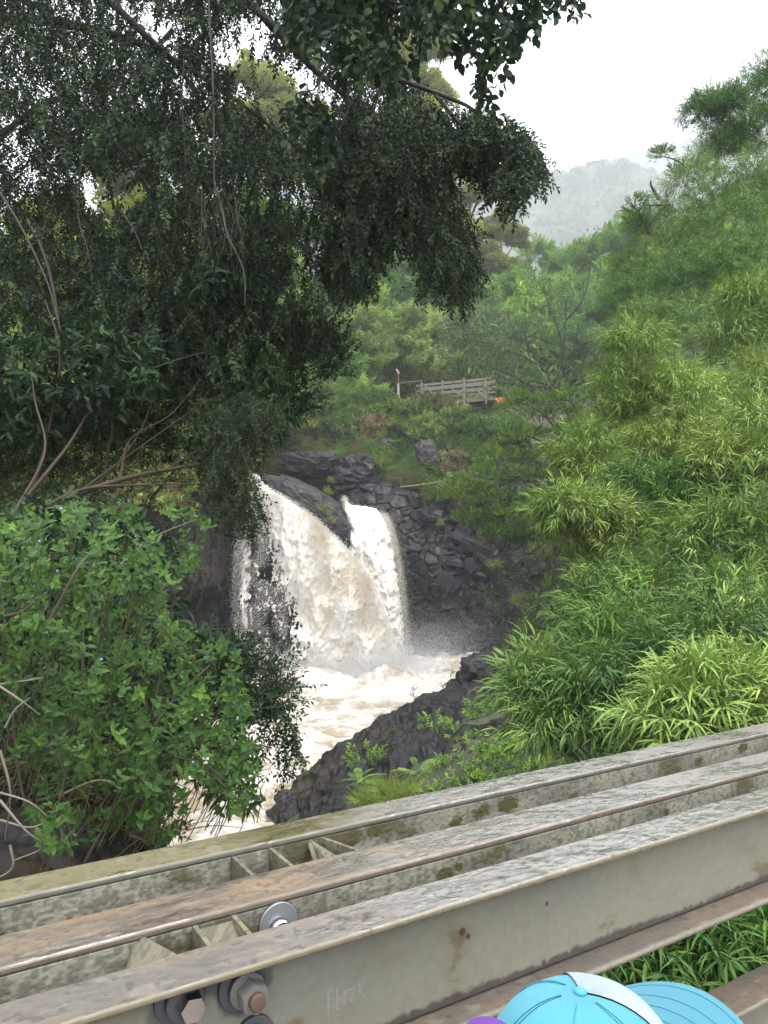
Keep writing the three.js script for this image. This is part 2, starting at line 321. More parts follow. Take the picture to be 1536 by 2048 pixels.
// single rocks round the head of the falls
function boulder(name, label, px, py, d, rx, ry, rz, s, opt = {}) {
  const g = new THREE.IcosahedronGeometry(1, opt.detail ?? 40), m = mergeVertices(g.deleteAttribute('uv').deleteAttribute('normal')), p = m.attributes.position, q = V(), col = [], c = P(px, py, d);
  for (let i = 0; i < p.count; i++) {
    q.fromBufferAttribute(p, i); const e = Math.max(Math.abs(q.x), Math.abs(q.y), Math.abs(q.z)); q.multiplyScalar(lerp(1, 1 / Math.max(e, 0.75), opt.box ?? 0.2));
    const n = 1 + (fbm(q.x * 1.5 + s, q.y * 1.5, q.z * 1.5, 4) - 0.5) * (opt.rough ?? 0.6);
    let x = q.x * rx * n, y = q.y * ry * n, z = q.z * rz * n; const sh = opt.shear ?? 0; y += x * sh; x += -y * (opt.lean ?? 0);
    const k = blocky(x + s, y, z, opt.cell ?? 1.4, (opt.amp ?? 0.16) * 0.45) + (1 - Math.abs(2 * fbm(x * 1.4 + s, y * 2.2 + x * 0.7, z * 1.4, 4) - 1) - 0.6) * (opt.amp ?? 0.16) * 1.6 + (fbm(x * 5 + s, y * 5, z * 5, 3) - 0.5) * 0.1, L = Math.hypot(x, y, z);
    p.setXYZ(i, c.x + x * (1 + k / L), c.y + y * (1 + k / L), c.z + z * (1 + k / L)); col.push(...rockTone(c.x + x, c.y + y, c.z + z, opt.warm ?? 0.1).map((t) => t * (opt.light ?? 1)));
  }
  m.setAttribute('color', new THREE.Float32BufferAttribute(col, 3)); m.computeVertexNormals();
  const o = put(scene, name, m, opt.dry ? dampBasalt : wetBasalt); return tag(o, label, opt.cat ?? 'rock', null);
}
boulder('boulder', 'large smooth grey boulder parting the two arms of the waterfall', 608, 1022, 47.2, 3.0, 1.7, 1.9, 3, { shear: -0.5, rough: 0.35, box: 0.1, amp: 0.11, light: 1.15, cell: 1.7, detail: 56 });
boulder('boulder', 'dark rock tongue hanging at the lower end of the grey boulder', 672, 1062, 46.8, 0.75, 1.15, 0.9, 8, { shear: -0.3, amp: 0.14, light: 1.0, cell: 2 });
boulder('boulder', 'black cleft boulder above the right arm of the waterfall', 704, 958, 52, 1.6, 1.35, 1.4, 14, { amp: 0.22, light: 0.95, shear: 0.25, box: 0.4 });
boulder('boulder', 'slanting dark slab of rock at the cliff rim beside the cleft boulder', 752, 968, 52.4, 0.8, 1.5, 1.2, 21, { amp: 0.15, lean: 0.5, light: 1.15 });
boulder('rock_pillar', 'tall pale grey rock pillar standing in the bank below the far bridge', 856, 925, 51.8, 0.7, 1.35, 0.8, 27, { amp: 0.14, light: 1.4, dry: true, warm: 0.25, lean: 0.15, box: 0.5 });
boulder('boulder', 'grey rock in the bank behind the parting boulder', 618, 930, 51, 1.7, 0.8, 1.2, 33, { amp: 0.2, light: 0.85, dry: true, box: 0.5, warm: 0.2 });
boulder('boulder', 'small pale rock among dry grass of the bank under the far bridge', 772, 895, 53, 0.6, 0.55, 0.5, 39, { amp: 0.1, light: 1.5, dry: true, warm: 0.3, detail: 24 });
// black rock spit near the bridge
const spit = thing('rock_spit', 'glossy black lava rock spit sloping into the river below the bridge', null, [0, 0, 0], null, 'structure');
put(spit, 'rock_face', rockSheet(netPx([
  [[520, 1665, 21.4], [600, 1600, 22.4], [690, 1530, 24.4], [790, 1470, 27], [880, 1420, 29.6], [945, 1380, 31.6], [1010, 1340, 33.5], [1120, 1310, 35.5], [1260, 1290, 37]],
  [[545, 1655, 20.6], [608, 1592, 21.4], [690, 1508, 23], [775, 1452, 25.2], [850, 1406, 27.4], [932, 1378, 29.0], [968, 1322, 30.6], [1060, 1285, 32], [1220, 1260, 33]],
  [[565, 1670, 19], [650, 1610, 19.2], [740, 1535, 20.2], [830, 1480, 21.6], [910, 1435, 23.2], [970, 1395, 25.5], [1020, 1345, 27], [1100, 1300, 28], [1240, 1270, 29]],
  [[580, 1730, 17], [680, 1660, 16.6], [780, 1590, 17], [870, 1535, 17.6], [950, 1490, 18.6], [1010, 1450, 20], [1070, 1400, 21.6], [1150, 1350, 23], [1260, 1310, 24]],
  [[560, 1900, 12], [680, 1820, 12], [800, 1750, 12], [900, 1690, 12.4], [990, 1640, 13], [1060, 1590, 14], [1130, 1540, 15], [1220, 1490, 16], [1320, 1430, 17]]]), 400, 320,
  (x, y, z) => { const r = fbm(x * 0.7, y * 0.9, z * 0.7, 4); return (r - 0.5) * 1.1 + (worley(x * 0.55, y * 0.8, z * 0.5).id - 0.5) * 0.16 + (1 - Math.abs(2 * fbm(x * 1.6 + y, y * 3, z * 1.2, 3) - 1)) * 0.22 + (1 - Math.abs(2 * fbm(x * 3 + y * 2, y * 5, z * 2.4, 2) - 1)) * 0.07 + (fbm(x * 7, y * 7, z * 7, 2) - 0.5) * 0.04; },
  (x, y, z, d) => { const m = sstep(0.55, 0.7, fbm(x * 0.6 + 40, y * 0.6, z * 0.6, 4)), t = rockTone(x, y, z, 0.1).map((q) => q * 0.8); return [lerp(t[0] * 0.6, 0.026, m * 0.7), lerp(t[1] * 0.6, 0.02, m * 0.7), lerp(t[2] * 0.6, 0.013, m * 0.7)]; }), phy({ vertexColors: true, roughness: 0.36, specularIntensity: 0.22 }));
boulder('boulder', 'black rounded rock at the upper tip of the rock spit', 985, 1360, 29.2, 1.15, 0.95, 1.0, 51, { amp: 0.2, light: 0.8, box: 0.35 });
boulder('boulder', 'low black rock at the foot of the spit beside the rail', 600, 1625, 20.6, 0.75, 0.5, 0.7, 57, { amp: 0.15, light: 0.8, detail: 28 });

// ---------------------------------------------------------------- river
const waterTone = (x, z, f) => { // silt brown with threads of white foam
  const near = sstep(-25, -41, z + Math.max(0, x) * 0.2);
  const wx = x + (fbm(x * 0.5, 1, z * 0.5, 3) - 0.5) * 3, wz = z + (fbm(x * 0.5, 7, z * 0.5, 3) - 0.5) * 3;
  const rid = (s, o) => 1 - Math.abs(2 * fbm(wx * s + o, o, wz * s * 1.15, 3) - 1);
  let foam = sstep(0.8, 0.97, rid(0.42, 3)) * 0.8 + sstep(0.84, 0.98, rid(1.0, 8)) * 0.75 + sstep(0.86, 0.98, rid(2.0, 15)) * 0.45;
  foam += near * (0.05 + 1.1 * sstep(0.36, 0.66, fbm(wx * 0.5, 21, wz * 0.5, 4))) + sstep(0.60, 0.78, fbm(wx * 0.33, 33, wz * 0.33, 4)) * 0.6;
  foam = clamp(foam + (f || 0));
  const b = 0.85 + 0.3 * fbm(x * 0.7, 50, z * 0.7, 3);
  return [lerp(0.26 * b, 0.5, foam), lerp(0.205 * b, 0.483, foam), lerp(0.133 * b, 0.445, foam), foam];
};
{
  const nx = 330, nz = 520, pos = [], col = [], idx = [];
  for (let j = 0; j <= nz; j++) for (let i = 0; i <= nx; i++) {
    const z = lerp(-8, -51, j / nz), x = lerp(-15, 10, i / nx), churn = 0.35 + 1.1 * sstep(-30, -43, z);
    const t = waterTone(x, z), wx = x + (fbm(x * 0.4, 4, z * 0.4, 2) - 0.5) * 2;
    const y = WATER + ((fbm(wx * 0.5, 2, z * 0.7, 4) - 0.5) * 0.75 + (1 - Math.abs(2 * fbm(wx * 0.9, 5, z * 1.2, 3) - 1) - 0.6) * 0.28) * churn + (fbm(x * 3, 9, z * 3.4, 3) - 0.5) * 0.16 * (0.7 + churn) + t[3] * 0.05;
    pos.push(x, y, z); col.push(t[0], t[1], t[2]);
  }
  for (let j = 0; j < nz; j++) for (let i = 0; i < nx; i++) { const a = j * (nx + 1) + i; idx.push(a, a + nx + 1, a + 1, a + 1, a + nx + 1, a + nx + 2); }
  const m = put(scene, 'river', geoOf(pos, idx, col), std({ color: rgb(0.84, 0.84, 0.84), vertexColors: true, roughness: 0.38 })); m.userData = { label: 'silty brown flood water of the pool with threads of white foam', kind: 'structure' };
}

// ---------------------------------------------------------------- waterfall
const foamMat = std({ color: rgb(0.84, 0.84, 0.84), vertexColors: true, roughness: 0.55 });
const fallTone = (x, y, s, tan) => { const k = clamp(tan * 0.62 * sstep(0.42, 0.68, fbm(x * 0.9 + s, y * 0.42, s, 4)) * 1.1); return [lerp(0.8, 0.62, k), lerp(0.775, 0.53, k), lerp(0.725, 0.39, k)]; };
// two arms: where water leaves the rock and where it lands, as [s, px, py, d]
const arms = [
  { top: [[0, 470, 1075, 45.4], [0.07, 488, 1050, 45.2], [0.14, 508, 985, 45.4], [0.22, 520, 974, 45.6], [0.34, 552, 985, 45.4], [0.5, 592, 1010, 45.2], [0.66, 632, 1040, 45.2], [0.82, 668, 1078, 45.4], [1, 702, 1120, 45.8]],
    foot: [[0, 468, 1350, 43.6], [0.07, 490, 1352, 43.4], [0.14, 515, 1355, 43.2], [0.34, 580, 1355, 42.6], [0.5, 640, 1352, 42.6], [0.66, 700, 1350, 43], [0.82, 755, 1345, 43.8], [1, 800, 1335, 45]], drop: 0.35,
    dense: (s, t) => { const col = Math.exp(-(((s - 0.075) / 0.032) ** 2)); const right = sstep(0.2, 0.62, s - 0.3 * t + 0.18 + (t < 0.25 ? 0.25 * (1 - t / 0.25) : 0)); return clamp(0.44 + col * 0.22 + right * 0.85 + sstep(0.16, 0.0, t) * 0.5 * sstep(0.1, 0.2, s)); }, tan: (s, t) => sstep(0.25, 0.75, s) * 0.95 },
  { top: [[0, 688, 995, 50.4], [0.3, 705, 1012, 49.8], [0.6, 735, 1014, 49.6], [0.8, 752, 1018, 49.6], [1, 762, 1030, 49.4]],
    foot: [[0, 690, 1330, 46.2], [0.3, 720, 1330, 46], [0.6, 765, 1330, 46], [0.8, 795, 1325, 46], [1, 812, 1322, 46.2]], drop: 0.3,
    dense: (s, t) => clamp(1.1 - sstep(0.86, 1.0, s) * 0.55 - (1 - sstep(0, 0.04, s)) * 0.4), tan: (s, t) => 0.75 * (1 - t * 0.4) },
];
const armPoint = (arm, s, t) => { // projectile: even speed sideways, falling faster and faster
  const L = (tab, k) => table(tab.map((r) => [r[0], r[k]]), s);
  const a = P(L(arm.top, 1), L(arm.top, 2), L(arm.top, 3)), b = P(L(arm.foot, 1), L(arm.foot, 2), L(arm.foot, 3)), f = arm.drop * t + (1 - arm.drop) * t * t, g = 1 - (1 - t) * (1 - t) * 0.9 - 0.1 * (1 - t);
  return V(lerp(a.x, b.x, lerp(t, g, 0.5)), lerp(a.y, b.y, f), lerp(a.z, b.z, lerp(t, g, 0.6)));
};
const falls = thing('waterfall', 'wide muddy white waterfall pouring over dark rock in two arms', null, [0, 0, 0], null, 'structure');
const dropGeo = [0, 1, 2].map((k) => {
  reseed(60 + k); const g = mergeVertices(new THREE.IcosahedronGeometry(1, k === 2 ? 1 : 0).deleteAttribute('uv').deleteAttribute('normal')), p = g.attributes.position;
  for (let i = 0; i < p.count; i++) { const m = rr(0.45, 1.25); p.setXYZ(i, p.getX(i) * m, p.getY(i) * m, p.getZ(i) * m); }
  g.computeVertexNormals(); g.setAttribute('color', new THREE.Float32BufferAttribute(new Array(p.count * 3).fill(1), 3)); return g;
});
arms.forEach((arm, A) => {
  const nS = A ? 170 : 300, nT = A ? 330 : 380, pos = [], col = [], keep = [], idx = [];
  for (let j = 0; j <= nT; j++) for (let i = 0; i <= nS; i++) {
    const s = i / nS, t = j / nT, p = armPoint(arm, s, Math.pow(t, 0.8)), q = p.clone();
    const n1 = fbm(p.x * 1.1 + 5 * A, p.y * 0.5, A, 4), n2 = 1 - Math.abs(2 * fbm(p.x * 2.2, p.y * 1.3 + 9, A + 4, 3) - 1), n3 = fbm(p.x * 6, p.y * 4.5, 3, 3);
    const edge = Math.min(sstep(0, 0.06, s), sstep(1, 0.93, s));
    q.z += ((n1 - 0.5) * 1.5 + (n2 - 0.5) * 0.34 + (n3 - 0.5) * 0.16) * sstep(-0.04, 0.12, t) + (A ? 0.5 * edge : 0.2 * edge); q.x += (n3 - 0.5) * 0.1; q.y += (fbm(p.x * 5, p.y * 5, 8, 2) - 0.5) * 0.12;
    pos.push(q.x, q.y, q.z); col.push(...fallTone(p.x, p.y, A * 7 + 2, arm.tan(s, t)));
    const lace = 0.4 * vn(p.x * 6 + (n1 - 0.5) * 3, p.y * 3.4 + n2 * 2, 3) + 0.35 * vn(p.x * 12, p.y * 8, 6) + 0.25 * vn(p.x * 19, p.y * 13, 9), streak = fbm(p.x * 3, p.y * 0.35, 7, 2);
    keep.push(lace * 0.82 + streak * 0.18 < arm.dense(s, t) * 0.92 - 0.02);
  }
  for (let j = 0; j < nT; j++) for (let i = 0; i < nS; i++) { const a = j * (nS + 1) + i, b = a + nS + 1; if (keep[a] && keep[b] && keep[a + 1]) idx.push(a, b, a + 1); if (keep[a + 1] && keep[b] && keep[b + 1]) idx.push(a + 1, b, b + 1); }
  put(falls, 'water_sheet', geoOf(pos, idx, col), foamMat);
  // flung water along the same paths
  reseed(400 + A);
  const sp = new Sprays(dropGeo), N = A ? 80000 : 200000, q = V();
  for (let k = 0; k < N; k++) {
    let s = rnd(), t = rnd(); const dn = arm.dense(s, t);
    if (A === 1 && rnd() < 0.7) s = rnd() < 0.5 ? 1 - Math.abs(rr(0, 0.12)) * rnd() : rnd() * 0.07;
    const p = armPoint(arm, s, t), cl = fbm(p.x * 1.6, p.y * 0.8, 12, 3);
    if (!A && cl < 0.62 - dn * 0.38) continue;
    const far = rnd() < 0.15 ? 2.2 : 1;
    p.x += (rr(-1, 1) + rr(-1, 1)) * 0.13 * far + (A ? sstep(0.9, 1, s) * rnd() * 0.35 * far : 0); p.y += rr(-0.2, 0.2); p.z += rr(-0.25, 0.75) * far * 0.8 + 0.15;
    const big = rnd() ** 4, sc = A ? rr(0.004, 0.01) : 0.006 + 0.016 * big * (0.3 + dn);
    sp.add(p, q.set(rr(-0.4, 0.6), -1, 0.3), UP, rr(0, 6), sc, fallTone(p.x, p.y, A * 7 + 2, arm.tan(s, t) * 0.8));
  }
  sp.build(falls, 'spray', foamMat);
});
{ // mist and splash at the foot
  const sp = new Sprays([dropGeo[0]]); reseed(77); const q = V(0, 1, 0);
  for (let k = 0; k < 260000; k++) {
    const right = rnd() < 0.55, px = right ? 770 + (rr(-1, 1) + rr(-1, 1)) * 90 : rr(480, 800), d = right ? rr(43, 48) : rr(41, 44), h = -Math.log(1 - rnd() * 0.98) * (right ? 0.55 : 0.5);
    const p = P(px, 1330, d); p.y = WATER + h * (right ? 1.2 : 1) - 0.1; if (right) { p.x += h * 0.7; p.z += rr(-0.5, 0.5); }
    sp.add(p, q, V(1, 0, 0), 0, rr(0.004, 0.0075), [0.8, 0.8, 0.8]);
  }
  for (let k = 0; k < 24000; k++) { // drifting mist over the right of the pool
    const p = P(875 + (rr(-1, 1) + rr(-1, 1)) * 80, 1275 + (rr(-1, 1) + rr(-1, 1)) * 34, rr(44, 47.5));
    sp.add(p, q, V(1, 0, 0), 0, rr(0.003, 0.006), [0.8, 0.8, 0.81]);
  }
  for (let k = 0; k < 60000; k++) { // froth thrown up along the landing line
    const A = rnd() < 0.7 ? arms[0] : arms[1], b = armPoint(A, rnd(), 1), p = V(b.x + rr(-0.5, 0.5), 0, b.z + (rr(-1, 1) + rr(-1, 1)) * 0.9 + 0.4); p.y = WATER + rnd() ** 3 * 1.1;
    sp.add(p, q, V(1, 0, 0), 0, rr(0.008, 0.022), [0.78, 0.775, 0.76]);
  }
  sp.build(falls, 'mist', foamMat);
}
{ // the runnel that reaches the lip from behind the leaves
  const g = tube([P(440, 930, 49), P(490, 955, 47.6), P(520, 975, 46.6), P(545, 992, 46)], 0.35, 0.5, 10, 60, 0.9); const n = g.attributes.position.count, c = []; for (let i = 0; i < n; i++) c.push(0.62, 0.615, 0.6);
  g.setAttribute('color', new THREE.Float32BufferAttribute(c, 3)); g.deleteAttribute('uv'); put(falls, 'runnel', g, foamMat);
}
// ---------------------------------------------------------------- foliage
const leafMat = (o = {}) => phy({ vertexColors: true, roughness: 0.95, specularIntensity: 0.42, transmission: 0.32, thickness: 0, clearcoat: 0.35, clearcoatRoughness: 0.38, side: THREE.DoubleSide, ...o });
const glossy = leafMat({ clearcoat: 0.1, clearcoatRoughness: 0.3, transmission: 0.22 }), softLeaf = leafMat({ clearcoat: 0.1, transmission: 0.32 }), dullLeaf = leafMat({ clearcoat: 0.08, transmission: 0.3 }), caneLeaf = leafMat({ clearcoat: 0.12, transmission: 0.2 });
const bark = std({ color: rgb(0.075, 0.06, 0.045), roughness: 0.85 }), darkBark = std({ color: rgb(0.03, 0.026, 0.022), roughness: 0.85 }), paleBark = std({ color: rgb(0.16, 0.14, 0.115), roughness: 0.85 }), culmMat = std({ color: rgb(0.12, 0.14, 0.05), roughness: 0.5 }), brownTwig = std({ color: rgb(0.042, 0.03, 0.019), roughness: 0.8 });
reseed(11);
const kinds = {
  fig: [0, 1, 2].map(() => spray({ n: 16, twig: 0.26, len: 0.052, wid: 0.025, segs: 2, droop: 0.35, fold: 0.25, ang: 0.9, stem: 0.0022, stemTone: [1.3, 0.8, 0.8] })),
  figBig: [0, 1].map(() => spray({ n: 7, twig: 0.2, len: 0.072, wid: 0.045, segs: 4, droop: 0.35, fold: 0.22, ang: 0.9, stem: 0.002, stemTone: [1.2, 1, 0.8] })),
  tiny: [0, 1].map(() => spray({ n: 18, twig: 0.24, len: 0.034, wid: 0.019, segs: 2, droop: 0.25, fold: 0.25, ang: 0.95, stem: 0.002, stemTone: [1.5, 1.1, 0.8] })),
  lance: [0, 1, 2].map(() => spray({ n: 9, twig: 0.17, len: 0.13, wid: 0.036, segs: 3, droop: 0.55, fold: 0.3, ang: 1.05, shape: LANCE, stem: 0.003, stemTone: [1.1, 0.9, 0.6] })),
  bamboo: [0, 1, 2, 3].map(() => spray({ n: 15, twig: 0.34, len: 0.15, wid: 0.0155, segs: 3, droop: 0.95, fold: 0.3, ang: 0.85, taper: true, shape: LANCE, stem: 0.0025, stemTone: [1, 0.9, 0.5] })),
  bambooTuft: [0, 1, 2].map(() => spray({ n: 17, twig: 0.24, len: 0.15, wid: 0.0165, segs: 3, droop: 0.9, fold: 0.3, ang: 1.0, taper: true, shape: LANCE, stem: 0.0025, stemTone: [1, 0.9, 0.5] })),
  layered: [0, 1].map(() => spray({ n: 14, twig: 0.26, len: 0.085, wid: 0.035, segs: 2, droop: 0.1, fold: 0.3, ang: 0.75, stem: 0.004, stemTone: [0.5, 0.4, 0.3] })),
  puff: [0, 1, 2].map(() => { // a bough of a distant tree
    const pos = [], idx = [], col = [], p = V(), d = V();
    for (let i = 0; i < 90; i++) { randDir(d); p.copy(d).multiplyScalar(0.5 * Math.pow(rnd(), 0.4)); p.y *= 0.7; d.y += 0.5; leaf(pos, idx, col, basis(p, d, randDir(), 0, 1), rr(0.16, 0.26), rr(0.07, 0.12), 2, 0.3, 0.3, jitterTone([1, 1, 1], 0.3, 0.12), OVATE); }
    return geoOf(pos, idx, col);
  }),
  plume: [0, 1, 2].map(() => { // an arching far bamboo top
    const pos = [], idx = [], col = [], p = V(), d = V();
    for (let i = 0; i < 110; i++) { const t = rnd(); p.set(rr(-1, 1) * 0.34 * (1.1 - t), t * 1.2 - 0.5, rr(-1, 1) * 0.34 * (1.1 - t)); d.set(p.x * 2 + rr(-0.5, 0.5), rr(-0.9, 0.5), p.z * 2 + rr(-0.5, 0.5)); leaf(pos, idx, col, basis(p, d, UP, rr(-0.5, 0.5), 1), rr(0.16, 0.28), rr(0.035, 0.05), 2, 0.5, 0.3, jitterTone([1, 1, 1], 0.25, 0.12), LANCE); }
    return geoOf(pos, idx, col);
  }),
  blades: [0, 1].map(() => { const pos = [], idx = [], col = []; for (let i = 0; i < 16; i++) { const a = rr(0, 6.28), l = rr(0.1, 0.5); leaf(pos, idx, col, basis(V(rr(-0.05, 0.05), 0, rr(-0.05, 0.05)), V(Math.cos(a) * l, 1, Math.sin(a) * l), UP, rr(-0.5, 0.5), 1), rr(0.25, 0.45), 0.012, 3, rr(0.3, 1.2), 0.2, jitterTone([1, 1, 1], 0.2, 0.15), BLADE); } return geoOf(pos, idx, col); }),
  frond: [0, 1].map(() => { const pos = [], idx = [], col = []; for (let i = 0; i < 22; i++) { const t = i / 22, s = i % 2 ? 1 : -1, p = V(0, t * 0.6, -0.25 * t * t); leaf(pos, idx, col, basis(p, V(s, 0.5, -0.2), V(0, 0, 1), 0, 1), 0.16 * Math.sin(0.4 + 2.6 * t) + 0.03, 0.035, 2, 0.4, 0.2, jitterTone([1, 1, 1], 0.15, 0.1), LANCE); } return geoOf(pos, idx, col); }),
};
const HANG = { hang: 1 }, tmpD = V();
// leaves scattered through the room between two distances behind an outline
function scatter(S, o) {
  const xs = o.poly.map((p) => p[0]), ys = o.poly.map((p) => p[1]), x0 = Math.min(...xs), x1 = Math.max(...xs), y0 = Math.min(...ys), y1 = Math.max(...ys);
  let made = 0, tries = 0;
  const fr = o.freq ?? 1.2, thr = o.thr ?? 0.42, holes = o.holes ?? [];
  while (made < o.n && tries++ < o.n * 40) {
    const px = rr(x0, x1), py = rr(y0, y1), jx = px + (fbm(px * 0.02, py * 0.02, 3, 2) - 0.5) * (o.ragged ?? 50), jy = py + (fbm(px * 0.02, py * 0.02, 13, 2) - 0.5) * (o.ragged ?? 50);
    if (!inPoly(o.poly, jx, jy) || holes.some((h) => inPoly(h, jx, jy) && rnd() < (o.hole ?? 0.93))) continue;
    const d = lerp(o.d[0], o.d[1], rnd()), p = P(px, py, d);
    const c = 0.6 * fbm(p.x * fr, p.y * fr, p.z * fr, 2) + 0.4 * vn(p.x * fr * 3.1, p.y * fr * 2.6, p.z * fr * 3.1);
    if (c < thr) continue;
    const dir = randDir(tmpD); if (o.hang) dir.set(dir.x * 0.55, -1 * rr(0.3, 1.2), dir.z * 0.55); else { dir.y = dir.y * 0.6 + (o.lift ?? 0.35); if (o.out) dir.add(o.out); }
    const tn = mixTone(o.pal), zone = 0.75 + 0.5 * vn(p.x * 0.8 + 30, p.y * 0.8, p.z * 0.8);
    S.add(p, dir, UP, rr(-0.7, 0.7), (o.scale ?? 1) * rr(0.75, 1.25), [tn[0] * zone, tn[1] * zone, tn[2] * zone]); made++;
  }
}
// mounded boughs: blobs [px, py, radius in px, d]; sprays sit on lumps over each dome
function mound(S, blobs, o) {
  for (const [px, py, rp, d, ky = 0.9] of blobs) {
    const c = P(px, py, d), R = rp / FOCAL * d * (o.shrink ?? 1), lumps = o.lumps ?? Math.round(10 + R * R * (o.perArea ?? 14)), q = V(), e = V();
    const bt = mixTone(o.pal);
    for (let k = 0; k < lumps; k++) {
      randDir(q); if (q.y < -0.45) q.y *= -0.6; const r = R * Math.pow(rnd(), 0.35), lc = V(c.x + q.x * r, c.y + q.y * r * ky, c.z + q.z * r * 0.9), lr = Math.max(0.16, R * rr(0.16, 0.3)) * (o.lumpSize ?? 1), tone = rnd() < 0.5 ? bt : mixTone(o.pal), m = o.perLump ?? 12;
      for (let i = 0; i < m; i++) {
        randDir(e); if (e.y < -0.3) e.y *= -1;
        const p = V(lc.x + e.x * lr, lc.y + e.y * lr * 0.8, lc.z + e.z * lr), dir = V(e.x + q.x * 0.5, e.y * 0.6 + (o.lift ?? 0.25), e.z + q.z * 0.5);
        const k2 = rr(0.8, 1.2); S.add(p, dir, UP, rr(-0.6, 0.6), (o.scale ?? 1) * rr(0.75, 1.2), [tone[0] * k2, tone[1] * k2, tone[2] * k2]);
      }
    }
  }
}
const pal = {
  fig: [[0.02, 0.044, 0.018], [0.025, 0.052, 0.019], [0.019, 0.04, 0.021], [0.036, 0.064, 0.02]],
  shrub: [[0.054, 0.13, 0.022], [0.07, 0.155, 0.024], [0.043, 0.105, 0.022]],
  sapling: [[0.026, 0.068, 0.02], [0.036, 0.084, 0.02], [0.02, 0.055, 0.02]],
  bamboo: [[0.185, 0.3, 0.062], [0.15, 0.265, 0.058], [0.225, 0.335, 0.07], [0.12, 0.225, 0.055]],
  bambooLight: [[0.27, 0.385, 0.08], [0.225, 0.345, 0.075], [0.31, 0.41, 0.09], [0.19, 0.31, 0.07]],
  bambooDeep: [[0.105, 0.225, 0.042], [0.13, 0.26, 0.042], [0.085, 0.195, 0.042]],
  layered: [[0.14, 0.25, 0.03], [0.1, 0.2, 0.028], [0.2, 0.31, 0.036], [0.07, 0.15, 0.025]],
  far: [[0.19, 0.35, 0.05], [0.13, 0.27, 0.045], [0.26, 0.41, 0.06]],
  olive: [[0.36, 0.42, 0.09], [0.3, 0.37, 0.08], [0.42, 0.46, 0.11]],
  bank: [[0.17, 0.3, 0.045], [0.24, 0.34, 0.06], [0.1, 0.22, 0.04]],
  hill: [[0.11, 0.17, 0.075], [0.085, 0.14, 0.07], [0.13, 0.19, 0.08]],
  straw: [[0.3, 0.22, 0.1], [0.25, 0.2, 0.09], [0.2, 0.17, 0.07]],
};
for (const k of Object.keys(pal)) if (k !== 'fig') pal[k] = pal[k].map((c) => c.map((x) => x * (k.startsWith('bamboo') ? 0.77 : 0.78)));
const rootOf = (p, y) => V(p.x, y ?? ground(p.x, p.z) - 0.1, p.z);
const branches = (parent, name, lists, mat, r0, r1) => lists.forEach((pts) => put(parent, name, tube(pts, r0 * rr(0.8, 1.2), r1, 6, 14, 0.25), mat));
const pxs = (list) => list.map(([a, b, d]) => P(a, b, d));

// --- far forest of the valley, one mass
{
  const S = new Sprays(kinds.plume), T = new Sprays(kinds.puff); reseed(101);
  const f = new THREE.Group(); f.name = 'forest'; scene.add(f); tag(f, 'hazy mass of bamboo and trees filling the valley below the hill', 'forest', null, 'stuff');
  for (let k = 0; k < 7600; k++) {
    const z = -lerp(66, 300, rnd() ** 1.5), x = lerp(-1, 1, rnd()) * (38 + -z * 0.52), y = ground(x, z), s = rr(2.2, 4.2) * (1 + -z * 0.002), tn = mixTone(pal.far);
    const H = rr(1, 8.5) * (vn(x * 0.08, 1, z * 0.08) * 0.8 + 0.5);
    (rnd() < 0.72 ? S : T).add(V(x, y + H, z), V(rr(-0.35, 0.35), 1, rr(-0.35, 0.35)), V(0, 0, 1), rr(0, 6), s, tn);
  }
  S.build(f, 'bamboo_crowns', softLeaf); T.build(f, 'tree_crowns', softLeaf);
  const g = new THREE.Group(); g.name = numbered('forest'); scene.add(g); tag(g, 'forest canopy covering the low misty hill', 'forest', null, 'stuff'); const U = new Sprays(kinds.puff);
  for (let k = 0; k < 2600; k++) { const i = Math.floor(rnd() * hillA.pos.length / 3) * 3; U.add(V(hillA.pos[i] + rr(-4, 4), hillA.pos[i + 1] + rr(-0.5, 1), hillA.pos[i + 2] + rr(-2, 2)), UP, V(0, 0, 1), rr(0, 6), rr(7, 14), mixTone(pal.hill)); }
  U.build(g, 'tree_crowns', dullLeaf);
  const h = new THREE.Group(); h.name = numbered('forest'); scene.add(h); tag(h, 'forest canopy along the high pale ridge', 'forest', null, 'stuff'); const X = new Sprays(kinds.puff);
  for (let k = 0; k < 3000; k++) { const i = (k < 1400 ? hillB.m * (hillB.n + 1) + Math.floor(rnd() * hillB.n) : Math.floor(rnd() * hillB.pos.length / 3)) * 3; X.add(V(hillB.pos[i] + rr(-6, 6), hillB.pos[i + 1] + rr(-1, 1.2), hillB.pos[i + 2]), UP, V(0, 0, 1), rr(0, 6), rr(9, 17) * (rnd() < 0.04 ? 1.8 : 1), mixTone(pal.hill)); }
  X.build(h, 'tree_crowns', dullLeaf);
}

